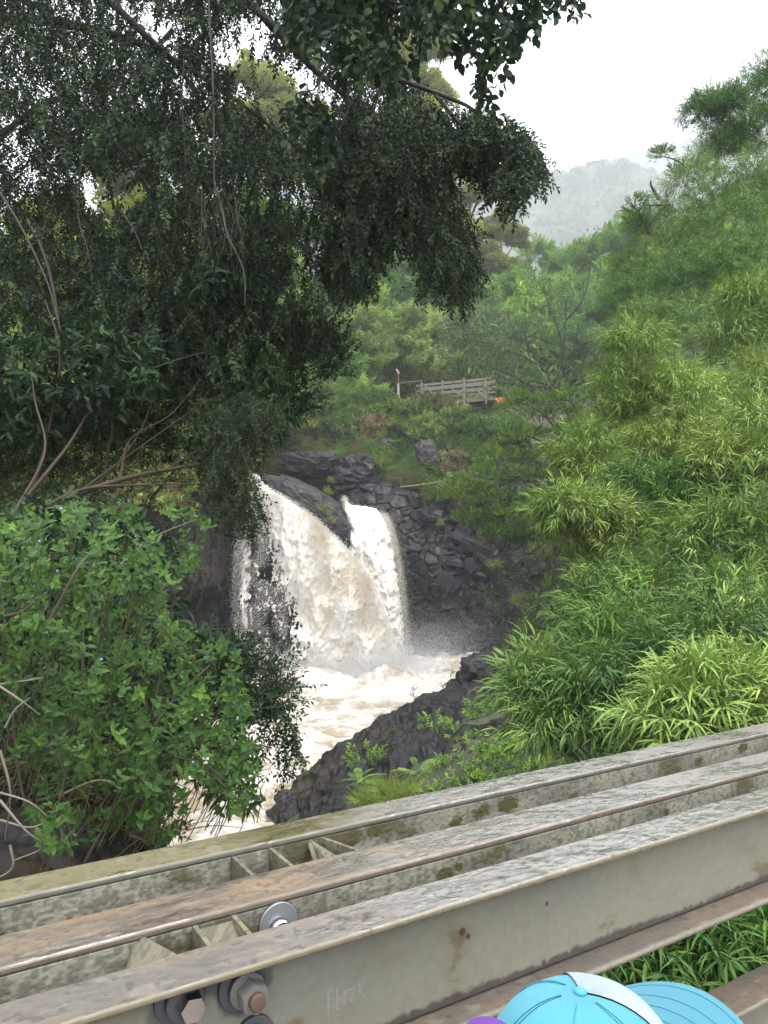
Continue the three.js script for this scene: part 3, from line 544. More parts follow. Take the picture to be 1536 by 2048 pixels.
// --- single trees of the middle distance: trunk, limbs and a crown of boughs
function farTree(name, label, category, px, base, blobs, palette, kind, o = {}) {
  const b = P(px, base, blobs[0][3]), t = thing(name, label, category, [0, 0, 0], o.group), top = P(blobs[0][0], blobs[0][1], blobs[0][3]), S = new Sprays(kinds[kind]);
  const foot = rootOf(b);
  put(t, 'trunk', tube([foot, V(lerp(foot.x, top.x, 0.4) + 0.3, lerp(foot.y, top.y, 0.5), foot.z), top], o.r ?? 0.28, 0.06, 7, 16, 0.3), o.bark ?? bark);
  for (const [x, y, , d] of blobs.slice(1)) { const e = P(x, y, d), m = V().lerpVectors(foot, top, rr(0.5, 0.8)); put(t, 'limb', tube([m, V(lerp(m.x, e.x, 0.5), lerp(m.y, e.y, 0.5) + 0.4, lerp(m.z, e.z, 0.5)), e], (o.r ?? 0.28) * 0.45, 0.03, 5, 10, 0.2), o.bark ?? bark); }
  mound(S, blobs, { pal: palette, scale: o.scale ?? 1, perLump: o.perLump ?? 9, perArea: o.perArea ?? 3, lumpSize: o.lumpSize ?? 1, lift: o.lift });
  S.build(t, 'foliage', o.mat ?? softLeaf); return t;
}
reseed(200);
farTree('olive_tree', 'yellowish olive crown seen through the hole in the dark overhanging leaves', 'tree', 560, 560, [[540, 190, 60, 70], [500, 150, 45, 70], [590, 250, 50, 70], [620, 240, 40, 71], [520, 250, 50, 69], [640, 270, 50, 72], [560, 330, 70, 70], [460, 260, 60, 70]], pal.olive, 'puff', { scale: 1.2, perArea: 1.4, bark });
farTree('olive_tree', 'tall pale olive tree standing behind the right hanging boughs', 'tree', 800, 600, [[800, 150, 60, 72], [770, 100, 50, 72], [860, 110, 45, 72], [870, 190, 40, 72], [830, 260, 65, 73], [730, 60, 45, 72], [900, 320, 50, 73], [780, 330, 70, 72], [850, 60, 35, 72]], pal.olive, 'puff', { scale: 1.1, perArea: 1.6, bark });
farTree('olive_tree', 'feathery pale tree with flat tiers right of the hanging boughs', 'tree', 930, 620, [[940, 350, 35, 76], [965, 385, 32, 76], [920, 400, 45, 76], [980, 370, 16, 76], [930, 300, 22, 76], [900, 460, 55, 76]], pal.olive, 'puff', { scale: 0.9, perArea: 1.6, bark, lift: 0.1 });
farTree('olive_tree', 'rounded yellow tree at the left edge of the bamboo valley', 'tree', 1000, 620, [[1000, 455, 35, 84], [970, 480, 40, 84], [1030, 485, 30, 84], [960, 530, 50, 83], [1000, 540, 40, 83]], pal.olive.map((c) => [c[0] * 0.8, c[1] * 0.8, c[2] * 0.8]), 'puff', { scale: 1.1, perArea: 1.5, bark });
const behindBridge = [
  ['leafy bamboo clump left of the far bridge, lowest one', [[700, 760, 60, 62], [660, 720, 50, 62], [720, 800, 50, 61], [650, 790, 50, 61]], 'far'],
  ['bright green bamboo head above the left end of the far bridge', [[735, 660, 48, 63], [700, 690, 45, 63], [745, 710, 42, 62]], 'bambooLight'],
  ['pale bamboo clump high above the left end of the far bridge', [[700, 560, 55, 66], [660, 600, 50, 66], [730, 590, 45, 66], [680, 500, 50, 67]], 'far'],
  ['bamboo clump with bright round top behind the middle of the far bridge', [[835, 655, 45, 64], [870, 680, 40, 64], [820, 700, 40, 64], [860, 730, 45, 63]], 'bambooLight'],
  ['dense dark green bamboo behind the middle of the far bridge', [[800, 610, 55, 70], [760, 560, 55, 70], [820, 540, 50, 71], [860, 600, 50, 70]], 'bambooDeep'],
  ['grey green bamboo clump right of the bridge under the hanging boughs', [[930, 640, 50, 68], [970, 620, 45, 69], [910, 590, 50, 69], [960, 690, 50, 67], [1000, 650, 45, 69]], 'far'],
  ['wide bamboo clump behind the thin bare tree', [[1080, 640, 60, 72], [1040, 590, 55, 74], [1130, 600, 55, 74], [1100, 700, 55, 70], [1030, 690, 50, 70]], 'far'],
  ['bluish bamboo clump right of the thin bare tree', [[1190, 640, 60, 62], [1230, 600, 55, 64], [1160, 690, 55, 60], [1220, 690, 50, 58]], 'bambooDeep'],
  ['tall bamboo grove rising in front of the hill on the right', [[1190, 530, 55, 82], [1140, 540, 50, 86], [1240, 500, 55, 80], [1080, 520, 45, 92], [1280, 470, 50, 78]], 'far'],
];
reseed(210);
behindBridge.forEach(([label, blobs, p]) => farTree('bamboo_clump', label, 'bamboo', blobs[0][0], blobs[0][1] + 170, blobs, pal[p], 'plume', { r: 0.07, scale: 1.15, perArea: 2.2, perLump: 7, bark: culmMat }));
farTree('dark_tree', 'dark leafy tree standing behind the left end of the far bridge', 'tree', 780, 740, [[790, 690, 35, 75], [770, 630, 40, 75], [800, 740, 25, 74]], pal.fig, 'puff', { scale: 1.3, perArea: 2 });
// sunlit trees beyond the river on the left, seen through the dark leaves
[['yellow green tree beyond the river seen behind the left vines', [[120, 620, 90, 46], [60, 560, 80, 47], [180, 540, 80, 47], [110, 470, 80, 48], [220, 640, 70, 46]]],
  ['pale green tree beyond the river behind the middle of the dark crown', [[300, 560, 90, 48], [260, 470, 85, 49], [340, 450, 80, 50], [310, 330, 90, 50], [380, 560, 80, 48], [240, 360, 70, 50]]],
  ['leafy tree beyond the river above the brown cliff', [[480, 640, 90, 50], [430, 560, 80, 51], [540, 560, 80, 51], [500, 450, 80, 52], [560, 680, 70, 50], [590, 480, 60, 53]]],
  ['low sunlit tree on the bank left of the brown cliff', [[90, 800, 80, 42], [30, 760, 80, 42], [170, 780, 75, 42], [240, 740, 70, 43], [60, 700, 80, 43]]],
  ['yellow bushy tree on top of the brown cliff', [[330, 800, 75, 46], [390, 770, 70, 46], [280, 830, 60, 45], [440, 730, 75, 47], [520, 780, 65, 49]]],
].forEach(([label, blobs], i) => { reseed(230 + i); farTree('leafy_tree', label, 'tree', blobs[0][0], 930, blobs, i === 2 ? pal.far : pal.olive.map((c) => [c[0] * 0.95, c[1] * 1.05, c[2] * 0.7]), 'puff', { scale: 1.05, perArea: 1.6 }); });

// --- the bank under the far bridge
{
  const S = new Sprays(kinds.lance), G = new Sprays(kinds.blades), F = new Sprays(kinds.frond), T = new Sprays(kinds.puff); reseed(260);
  const g = new THREE.Group(); g.name = 'undergrowth'; scene.add(g); tag(g, 'tangled green and straw coloured undergrowth hanging down the bank under the far bridge', 'undergrowth', null, 'stuff');
  const poly = [[590, 780], [790, 800], [880, 808], [1010, 815], [1040, 900], [960, 935], [900, 990], [860, 1000], [800, 960], [770, 970], [740, 925], [690, 915], [600, 920], [540, 960], [480, 950], [520, 870]];
  const depth = (px, py) => table([[780, 57.6], [860, 55.3], [920, 52.8], [1000, 50.2]], py);
  const e = V();
  for (let k = 0, n = 0; n < 330 && k < 4000; k++) {
    const px = rr(470, 1045), py = rr(775, 1002); if (!inPoly(poly, px, py)) continue; n++;
    const dry = fbm(px * 0.016 + 30, py * 0.01, 9, 2) + rr(-0.1, 0.1), R = rr(0.3, 0.95), c = P(px, py, depth(px, py) - 0.2), kind = dry > 0.54 ? 'straw' : rnd() < 0.3 ? 'fern' : rnd() < 0.35 ? 'grass' : rnd() < 0.5 ? 'leaf' : 'bush', tone = mixTone(kind === 'straw' ? pal.straw : rnd() < 0.35 ? pal.layered : rnd() < 0.3 ? pal.sapling : pal.bank), m = Math.round((kind === 'bush' ? 16 : 60) * R * R) + 14;
    for (let i = 0; i < m; i++) {
      randDir(e); if (e.y < -0.2) e.y *= -1; if (e.z < 0) e.z *= -0.5; const q = V(c.x + e.x * R, c.y + e.y * R * 0.7, c.z + e.z * R * 0.8), k2 = rr(0.7, 1.3), t = [tone[0] * k2, tone[1] * k2, tone[2] * k2];
      if (kind === 'straw') G.add(q, V(e.x, rr(-1.2, 0.6), e.z + 0.3), UP, rr(0, 6), rr(1.2, 2.6), rnd() < 0.25 ? mixTone(pal.bank) : t);
      else if (kind === 'grass') G.add(q, V(e.x, rr(-0.6, 1), e.z + 0.3), UP, rr(0, 6), rr(1.2, 2.4), t);
      else if (kind === 'fern') F.add(q, V(e.x, rr(-0.2, 0.7), e.z), UP, rr(-0.5, 0.5), rr(0.9, 1.6), t);
      else if (kind === 'leaf') S.add(q, V(e.x, e.y * 0.6 + 0.1, e.z), UP, rr(-1, 1), rr(1.3, 2.4), t);
      else T.add(q, UP, V(0, 0, 1), rr(0, 6), rr(0.5, 1.0), t);
    }
  }
  S.build(g, 'leaves', softLeaf); G.build(g, 'grass', dullLeaf); F.build(g, 'ferns', softLeaf); T.build(g, 'bushes', softLeaf);
  // thin pale stems hanging down the bank
  const st = []; for (let k = 0; k < 46; k++) { const px = rr(690, 880), py = rr(800, 880), d = depth(px, py) - 1.4; st.push(tube([P(px, py, d), P(px + rr(-8, 8), py + rr(25, 50), d - 0.1), P(px + rr(-14, 14), py + rr(60, 110), d + 0.2)], 0.03, 0.012, 4, 8)); }
  put(g, 'hanging_stems', merged(st), std({ color: rgb(0.26, 0.22, 0.13), roughness: 0.9 }), 'stuff');
}
[['bright green bush in the bank under the middle of the far bridge', [[905, 850, 40, 54], [870, 870, 32, 54], [940, 870, 34, 54]], 'bank'], ['grey green bush against the right end of the far bridge', [[985, 865, 36, 53.5], [1020, 870, 36, 52], [950, 870, 34, 54]], 'bambooDeep'], ['yellow green bush under the left end of the far bridge', [[650, 840, 36, 56], [620, 870, 36, 55], [690, 850, 30, 56]], 'olive'], ['dark bush behind the parting boulder', [[580, 900, 40, 53], [540, 880, 40, 52]], 'fig'], ['ferny bush at the foot of the white bridge post', [[800, 825, 24, 56], [775, 835, 26, 56]], 'bank'], ['dry straw coloured bush hanging below the left half of the far bridge', [[750, 860, 30, 54.6], [765, 890, 26, 54], [735, 885, 22, 54.4]], 'straw'], ['dark bush in the hollow left of the rock pillar', [[800, 880, 26, 54], [815, 915, 22, 53.4]], 'fig'], ['light green bush drooping above the rock pillar', [[850, 855, 30, 54], [835, 875, 24, 53.6], [875, 880, 22, 53.4]], 'bambooLight'], ['straw coloured bush right of the rock pillar', [[905, 930, 30, 51.4], [925, 955, 26, 51], [890, 955, 20, 50.8]], 'straw'], ['dark green bush above the cleft boulder', [[690, 895, 34, 53.6], [660, 885, 30, 53.6], [720, 905, 22, 53.4]], 'sapling']]
  .forEach(([label, blobs, p], i) => { reseed(280 + i); const t = thing('bush', label, 'bush'), S = new Sprays(kinds.lance), c = P(...blobs[0].slice(0, 2), blobs[0][3]); put(t, 'stem', merged(blobs.map((b) => tube([V(c.x, c.y - 1.6, c.z - 0.8), P(b[0], b[1], b[3])], 0.05, 0.015, 5, 6))), bark); mound(S, blobs, { pal: pal[p].map((q) => q.map((x) => x * 0.85)), scale: 2, perLump: 9, perArea: 8 }); S.build(t, 'foliage', softLeaf); });
{ // small tufts on the rocks of the falls and on the cliff
  const G = new Sprays(kinds.blades), F = new Sprays(kinds.lance); reseed(290);
  const g = new THREE.Group(); g.name = numbered('undergrowth'); scene.add(g); tag(g, 'small green tufts and dry grass clinging to the rock beside the falls', 'undergrowth', null, 'stuff');
  const spots = [[652, 1020, 45.2, 9, 12], [662, 1040, 45.3, 7, 9], [655, 985, 46.5, 6, 6], [628, 1000, 46, 5, 5], [660, 962, 50, 6, 6], [905, 985, 50, 30, 16], [945, 1035, 49, 26, 10], [870, 970, 50.5, 28, 18], [820, 960, 51, 30, 20], [790, 945, 51.3, 22, 16], [930, 1000, 49.6, 16, 20], [880, 1048, 48.4, 6, 6], [1000, 1040, 48, 30, 26], [990, 1130, 47.5, 20, 12], [1040, 1200, 46.5, 26, 16], [1080, 1100, 46, 30, 22], [1060, 1030, 47, 40, 30], [960, 970, 50, 40, 30]];
  for (const [px, py, d, n, r] of spots) for (let k = 0; k < n * 3; k++) { const dry = rnd() < 0.35; (rnd() < 0.5 ? G : F).add(P(px + rr(-r, r), py + rr(-r, r) * 0.6, d - 0.2 + rr(-0.3, 0.2)), V(rr(-0.6, 0.6), rr(0, 1), rr(0.2, 0.9)), UP, rr(-1, 1), rr(0.6, 1.4), mixTone(dry ? pal.straw : pal.bank)); }
  G.build(g, 'grass', dullLeaf); F.build(g, 'leaves', softLeaf);
}

// --- right side: dark tiered tree over the cliff
{
  reseed(300); const t = thing('tiered_tree', 'dark limbed tree with flat bright topped tiers right of the falls', 'tree');
  const foot = P(1230, 1150, 31), hub = P(1170, 960, 30.5); put(t, 'trunk', tube([foot, P(1200, 1060, 31), hub, P(1150, 830, 31)], 0.2, 0.06, 8, 20, 0.3), darkBark);
  const tiers = [[960, 955, 60, 30], [930, 985, 42, 30], [1010, 915, 55, 30.5], [1050, 870, 60, 31], [1090, 830, 60, 31.5], [1040, 805, 34, 32], [1140, 800, 55, 31], [1180, 850, 60, 30.5], [1120, 900, 65, 30], [1060, 950, 60, 29.6], [1000, 1000, 55, 29.6], [960, 1030, 46, 29.8], [1040, 1030, 50, 29], [1100, 990, 60, 29.2], [1160, 940, 60, 29.5], [1080, 1070, 46, 29], [1010, 1070, 40, 29.3], [1150, 1030, 55, 29], [1200, 780, 40, 32]];
  const S = new Sprays(kinds.layered);
  for (const [x, y, r, d] of tiers) {
    const e = P(x, y, d), m = V().lerpVectors(foot, hub, rr(0.5, 1)); put(t, 'limb', tube([m, V(lerp(m.x, e.x, 0.55), lerp(m.y, e.y, 0.75), lerp(m.z, e.z, 0.5)), e, V(e.x - rr(0.2, 0.8), e.y + rr(-0.2, 0.2), e.z)], 0.085, 0.02, 5, 12, 0.2), darkBark);
    const R = r / FOCAL * d; for (let k = 0; k < 270; k++) { const a = rr(0, 6.28), q = Math.sqrt(rnd()) * R, lift = (fbm(e.x + Math.cos(a) * q * 2, 3, e.z + Math.sin(a) * q * 2, 2) - 0.5) * 0.8; S.add(V(e.x + Math.cos(a) * q * 1.15, e.y + lift + rr(-0.16, 0.14) - q * q * 0.22 / R, e.z + Math.sin(a) * q), V(Math.cos(a) * 0.7 + rr(-0.4, 0.4), rr(0.1, 1), Math.sin(a) * 0.7 + rr(-0.4, 0.4)), UP, rr(-0.6, 0.6), rr(0.8, 1.3), mixTone(pal.layered)); }
  }
  S.build(t, 'foliage', softLeaf);
}
{ // loose leafy trailers down the cliff
  reseed(310); const t = thing('trailing_shrub', 'thin straggling shrub hanging over the lower right of the cliff', 'shrub'), S = new Sprays(kinds.layered);
  for (let k = 0; k < 26; k++) { const x = rr(1000, 1160), y = rr(1080, 1200), d = 33 - (x - 1000) * 0.02, a = P(x + 60, y - 40, d), b = P(x, y + 10, d - 0.3), c = P(x - rr(10, 60), y + rr(60, 130), d - 0.4); put(t, 'branch', tube([a, b, c], 0.02, 0.006, 4, 10), darkBark); for (let i = 0; i < 26; i++) { const u = rnd(), p = V().lerpVectors(u < 0.5 ? a : b, u < 0.5 ? b : c, (u * 2) % 1); p.add(V(rr(-0.3, 0.3), rr(-0.2, 0.3), rr(-0.3, 0.3))); S.add(p, randDir(tmpD), UP, 0, rr(0.5, 0.9), mixTone(pal.layered)); } }
  scatter(S, { poly: [[1010, 1300], [1060, 1200], [1110, 1150], [1200, 1150], [1200, 1320], [1060, 1350], [1000, 1340]], d: [29, 34], n: 2200, thr: 0.44, pal: pal.layered.map((c) => c.map((x) => x * 0.8)), scale: 1 });
  S.build(t, 'foliage', softLeaf);
}
{ // thin tree with bare dark limbs in front of the bamboo valley
  reseed(320); const t = thing('thin_tree', 'slender sparse leaved tree with bare dark limbs right of the far bridge', 'tree'), d = 38, S = new Sprays(kinds.layered);
  const foot = rootOf(P(1150, 900, d));
  put(t, 'trunk', tube([foot, P(1140, 840, d), P(1118, 775, d), P(1128, 700, d), P(1132, 600, d)], 0.13, 0.03, 7, 24, 0.2), darkBark);
  const limbs = [[[1140, 840], [1100, 760], [1060, 700], [1035, 680]], [[1118, 775], [1060, 772], [1020, 768], [985, 755]], [[1060, 772], [1000, 740], [960, 730]], [[1128, 700], [1110, 640], [1090, 590], [1085, 560]], [[1132, 640], [1165, 600], [1180, 540], [1187, 490]], [[1100, 750], [1060, 720], [1010, 700], [960, 690]], [[1128, 720], [1160, 690], [1200, 680]], [[1060, 705], [1050, 670], [1055, 650]], [[1138, 820], [1180, 770], [1210, 700]]];
  limbs.forEach((l, i) => { const pts = l.map(([a, b]) => P(a, b, d + (i % 3 - 1) * 0.7)); put(t, 'limb', tube(pts, 0.055, 0.012, 5, 16, 0.2), darkBark); for (let k = 0; k < 150; k++) { const q = pts[1 + Math.floor(rnd() * (pts.length - 1))]; S.add(V(q.x + rr(-0.9, 0.9), q.y + rr(-0.5, 0.6), q.z + rr(-0.9, 0.9)), randDir(tmpD), UP, 0, rr(0.7, 1.1), mixTone([[0.1, 0.15, 0.07], [0.08, 0.13, 0.06], [0.13, 0.17, 0.09]])); } });
  scatter(S, { poly: [[900, 600], [960, 590], [1030, 640], [1060, 720], [1020, 752], [940, 742], [880, 710], [890, 640]], d: [38, 41], n: 1100, thr: 0.47, freq: 0.8, pal: [[0.1, 0.15, 0.07], [0.13, 0.17, 0.09]], scale: 1.1 });
  S.build(t, 'foliage', softLeaf);
}

// --- right side: the bamboo
function bamboo(name, label, blobs, palette, o = {}) {
  const t = thing(name, label, 'bamboo', [0, 0, 0], o.group), S = new Sprays(kinds[o.kind ?? 'bamboo']);
  blobs.forEach(([px, py, r, d]) => { const e = P(px, py, d), top = P(px + rr(-10, 10), py - r * 0.7, d), f = V(e.x + 0.12 * d + 0.4, 0, e.z - 0.5); f.y = Math.min(ground(f.x, f.z), e.y - 1); put(t, 'culm', tube([f, V(lerp(f.x, e.x, 0.35), lerp(f.y, e.y, 0.6), f.z), e, top], 0.028, 0.006, 6, 18), culmMat); });
  mound(S, blobs, { pal: palette, scale: o.scale ?? 1, perLump: o.perLump ?? 14, perArea: o.perArea ?? 9, lift: o.lift ?? 0.1, lumpSize: o.lumpSize ?? 1.1, shrink: 0.8 });
  if (o.parts) { // the sprays that show largest are parts of their own
    const L = []; S.m.forEach((l, k) => l.forEach((m, i) => L.push([EYE.distanceTo(V().setFromMatrixPosition(m)), k, i])));
    L.sort((a, b) => a[0] - b[0]); const taken = S.m.map(() => new Set()), mats = new Map();
    for (const [, k, i] of L.slice(0, o.parts)) { taken[k].add(i); const key = Math.floor(rnd() * 4), c = S.c[k][i]; if (!mats.has(key)) mats.set(key, leafMat({ color: rgb(...c), clearcoat: 0.3, transmission: 0.22 })); const m = put(t, 'leaf_spray', S.v[k], mats.get(key)); m.applyMatrix4(S.m[k][i]); }
    S.m = S.m.map((l, k) => l.filter((_, i) => !taken[k].has(i))); S.c = S.c.map((l, k) => l.filter((_, i) => !taken[k].has(i)));
  }
  S.build(t, 'foliage', caneLeaf); return t;
}
reseed(340);
bamboo('bamboo', 'low bamboo mound spilling over the rock spit just behind the rail', [[1140, 1425, 80, 6.6], [1085, 1395, 34, 6.8], [1190, 1475, 70, 6.2], [1130, 1480, 45, 6.4]], pal.bamboo, { parts: 60 });
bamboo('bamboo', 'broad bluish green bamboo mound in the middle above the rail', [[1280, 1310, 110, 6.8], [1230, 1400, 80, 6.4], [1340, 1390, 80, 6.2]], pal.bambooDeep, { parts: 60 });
bamboo('bamboo', 'bright pale tipped bamboo tuft right against the rail', [[1400, 1430, 62, 5.2], [1370, 1460, 46, 5.1], [1440, 1455, 46, 5.2]], pal.bambooLight, { parts: 60, kind: 'bambooTuft' });
bamboo('bamboo', 'yellow green bamboo tuft at the right edge just above the rail', [[1530, 1390, 58, 5.4], [1570, 1420, 60, 5.4]], pal.bambooLight, { parts: 40, kind: 'bambooTuft' });
bamboo('bamboo', 'dark green bamboo mound at the right edge below the bright one', [[1480, 1280, 105, 6.6], [1550, 1330, 90, 6.4], [1430, 1340, 70, 6.2]], pal.bamboo, { parts: 60 });
bamboo('bamboo', 'light feathery bamboo arm reaching left in front of the cliff', [[1135, 1040, 28, 9.4], [1170, 1055, 44, 9.4], [1200, 1085, 70, 9.6], [1250, 1120, 70, 9.6]], pal.bambooLight);
bamboo('bamboo', 'wide yellowish bamboo mound under the feathery arm', [[1215, 1200, 75, 8.6], [1290, 1180, 85, 8.8], [1190, 1260, 50, 8.4], [1240, 1250, 80, 8.2]], pal.bamboo);
bamboo('bamboo', 'large drooping bamboo mound left of the right edge', [[1400, 1170, 100, 8.2], [1350, 1230, 70, 8], [1450, 1230, 80, 7.8]], pal.bamboo);
bamboo('bamboo', 'dark leaning bamboo in the hollow under the tall spire', [[1360, 1060, 80, 9.6], [1310, 1000, 70, 10.4], [1400, 1010, 60, 9.8]], pal.bambooDeep);
bamboo('bamboo', 'tall spire of light bamboo rising in the middle of the thicket', [[1265, 700, 34, 13], [1260, 760, 62, 13], [1290, 830, 80, 13], [1240, 850, 60, 13], [1330, 800, 60, 13.2], [1270, 920, 75, 12.6]], pal.bambooLight, { perArea: 12 });
bamboo('bamboo', 'round topped bamboo right of the tall spire', [[1375, 790, 62, 12.4], [1390, 860, 70, 12], [1350, 900, 60, 11.8]], pal.bambooLight);
bamboo('bamboo', 'small upright bamboo head left of the tall spire', [[1170, 905, 32, 11.5], [1170, 950, 38, 11.4], [1195, 985, 42, 11.2]], pal.bambooLight);
bamboo('bamboo', 'light bamboo crown at the right edge level with the far bridge', [[1510, 890, 80, 9.4], [1470, 940, 76, 9.2], [1560, 960, 90, 9]], pal.bambooLight);
bamboo('bamboo', 'shaded bamboo mound at the right edge under the light crown', [[1490, 1070, 100, 8.4], [1550, 1150, 90, 8], [1440, 1100, 60, 8.6]], pal.bamboo);
bamboo('bamboo', 'green bamboo with long drooping leaves near the right edge', [[1490, 620, 62, 15], [1540, 650, 60, 15], [1470, 690, 50, 14.6]], pal.bambooLight, { scale: 1.25 });
bamboo('bamboo', 'rounded bamboo crowns behind the tall spire', [[1390, 670, 66, 19], [1330, 660, 50, 20], [1440, 740, 60, 18], [1300, 640, 44, 20]], pal.bamboo);
bamboo('bamboo', 'yellowish bamboo at the right edge beside dark stems', [[1530, 760, 60, 14], [1500, 800, 50, 13.6]], pal.bambooLight);
bamboo('bamboo', 'tall bamboo leaning left against the white sky', [[1420, 215, 40, 25], [1400, 235, 30, 25], [1450, 250, 46, 25], [1440, 310, 55, 25], [1470, 300, 60, 25.4]], pal.bambooDeep, { scale: 1.2 });
bamboo('bamboo', 'highest bamboo at the upper right corner against the sky', [[1520, 180, 50, 24], [1480, 210, 40, 24], [1560, 150, 60, 24], [1520, 260, 70, 24], [1580, 260, 80, 24]], pal.bambooDeep, { scale: 1.2 });
bamboo('bamboo', 'large bamboo mass under the upper right corner', [[1430, 400, 90, 23], [1500, 380, 90, 22], [1380, 360, 60, 24], [1560, 420, 90, 22], [1480, 470, 90, 21]], pal.bamboo, { scale: 1.15, perArea: 6, lumpSize: 1.3 });
bamboo('bamboo', 'feathered bamboo shoulder sloping down toward the hill', [[1320, 440, 60, 27], [1290, 480, 50, 28], [1370, 470, 70, 26], [1340, 520, 70, 25], [1260, 540, 50, 28]], pal.bamboo, { scale: 1.2, perArea: 6, lumpSize: 1.3 });
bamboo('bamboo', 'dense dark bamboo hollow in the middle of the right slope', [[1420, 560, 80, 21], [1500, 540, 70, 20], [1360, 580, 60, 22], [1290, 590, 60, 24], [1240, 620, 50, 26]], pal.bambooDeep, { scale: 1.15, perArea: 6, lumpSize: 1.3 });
bamboo('bamboo', 'dark bamboo seen below the beam at the lower right', [[1330, 1880, 90, 3.9], [1250, 1960, 70, 3.7], [1440, 1850, 90, 4], [1520, 1840, 80, 4.1], [1400, 1960, 90, 3.6], [1500, 1930, 70, 3.7]], pal.bambooDeep, { parts: 120, kind: 'bambooTuft', perArea: 60, scale: 0.9 });
{ // everything between those, one thicket
  reseed(360); const S = new Sprays(kinds.bamboo), g = new THREE.Group(); g.name = 'thicket'; scene.add(g); tag(g, 'shaded bamboo thicket filling the slope between the single bamboos', 'thicket', null, 'stuff');
  scatter(S, { poly: [[1120, 1500], [1100, 1400], [1150, 1300], [1200, 1150], [1260, 1000], [1300, 860], [1420, 760], [1560, 700], [1750, 660], [1750, 1500]], d: [11, 16], n: 1500, thr: 0.56, pal: pal.bamboo, scale: 1.05, freq: 0.7, lift: 0.1 });
  scatter(S, { poly: [[1230, 760], [1230, 580], [1280, 490], [1370, 400], [1410, 300], [1540, 210], [1750, 120], [1750, 1000], [1240, 1000]], d: [26, 34], n: 7000, thr: 0.52, pal: pal.bamboo, scale: 1.2, freq: 0.35, lift: 0.1 });
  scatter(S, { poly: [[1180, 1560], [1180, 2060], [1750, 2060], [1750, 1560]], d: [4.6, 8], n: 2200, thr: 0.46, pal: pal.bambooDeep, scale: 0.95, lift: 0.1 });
  S.build(g, 'foliage', softLeaf);
}
{ // bare dead branch and a few single things above the bamboo shoulder
  reseed(370); const t = thing('dead_branch', 'bare grey dead branch sticking up from the bamboo shoulder before the hill', 'dead branch'), d = 27;
  put(t, 'limb', tube(pxs([[1318, 398, d], [1308, 382, d], [1302, 372, d], [1301, 362, d]]), 0.07, 0.03, 6, 14, 0.4), darkBark);
  put(t, 'limb', tube(pxs([[1335, 395, d], [1332, 384, d], [1336, 374, d]]), 0.045, 0.015, 5, 8, 0.4), darkBark); put(t, 'limb', tube(pxs([[1340, 410, d], [1300, 411, d], [1284, 409, d]]), 0.04, 0.015, 5, 8, 0.4), darkBark);
  const u = thing('leafy_bough', 'lone flat leafy bough against the pale ridge above the dead branch', 'bough'), S = new Sprays(kinds.layered); put(u, 'branch', tube(pxs([[1375, 335, 26], [1345, 318, 26], [1310, 312, 26]]), 0.035, 0.01, 5, 10), darkBark); mound(S, [[1322, 313, 17, 26, 0.4]], { pal: pal.layered, scale: 0.7, perLump: 10, lumps: 12 }); S.build(u, 'foliage', softLeaf);
  const w = thing('leafy_bough', 'tiered dark boughs jutting left from the bamboo shoulder', 'bough'), X = new Sprays(kinds.layered); put(w, 'branch', tube(pxs([[1300, 470, 27], [1280, 430, 27], [1262, 405, 27]]), 0.05, 0.015, 5, 10), darkBark); mound(X, [[1275, 405, 14, 27, 0.5], [1272, 425, 20, 27, 0.5], [1268, 442, 16, 27, 0.5], [1360, 345, 16, 26, 0.6]], { pal: pal.layered, scale: 0.7, perLump: 8, lumps: 9 }); X.build(w, 'foliage', softLeaf);
  const fl = thing('flower_cluster', 'orange red flower cluster in the bamboo valley', 'flowers'), pet = []; for (let k = 0; k < 14; k++) { const b = P(1245 + rr(-7, 7), 537 + rr(-5, 5), 52), pp = [], ii = [], cc = []; for (let j = 0; j < 5; j++) leaf(pp, ii, cc, basis(b, V(Math.cos(j * 1.257), 0.5, Math.sin(j * 1.257)), UP, 0, 1), 0.12, 0.07, 2, 0.4, 0.2, [1, 1, 1], OVATE); pet.push(geoOf(pp, ii, cc)); }
  put(fl, 'petals', merged(pet), phy({ color: rgb(0.75, 0.13, 0.03), vertexColors: true, roughness: 0.7 }));
}
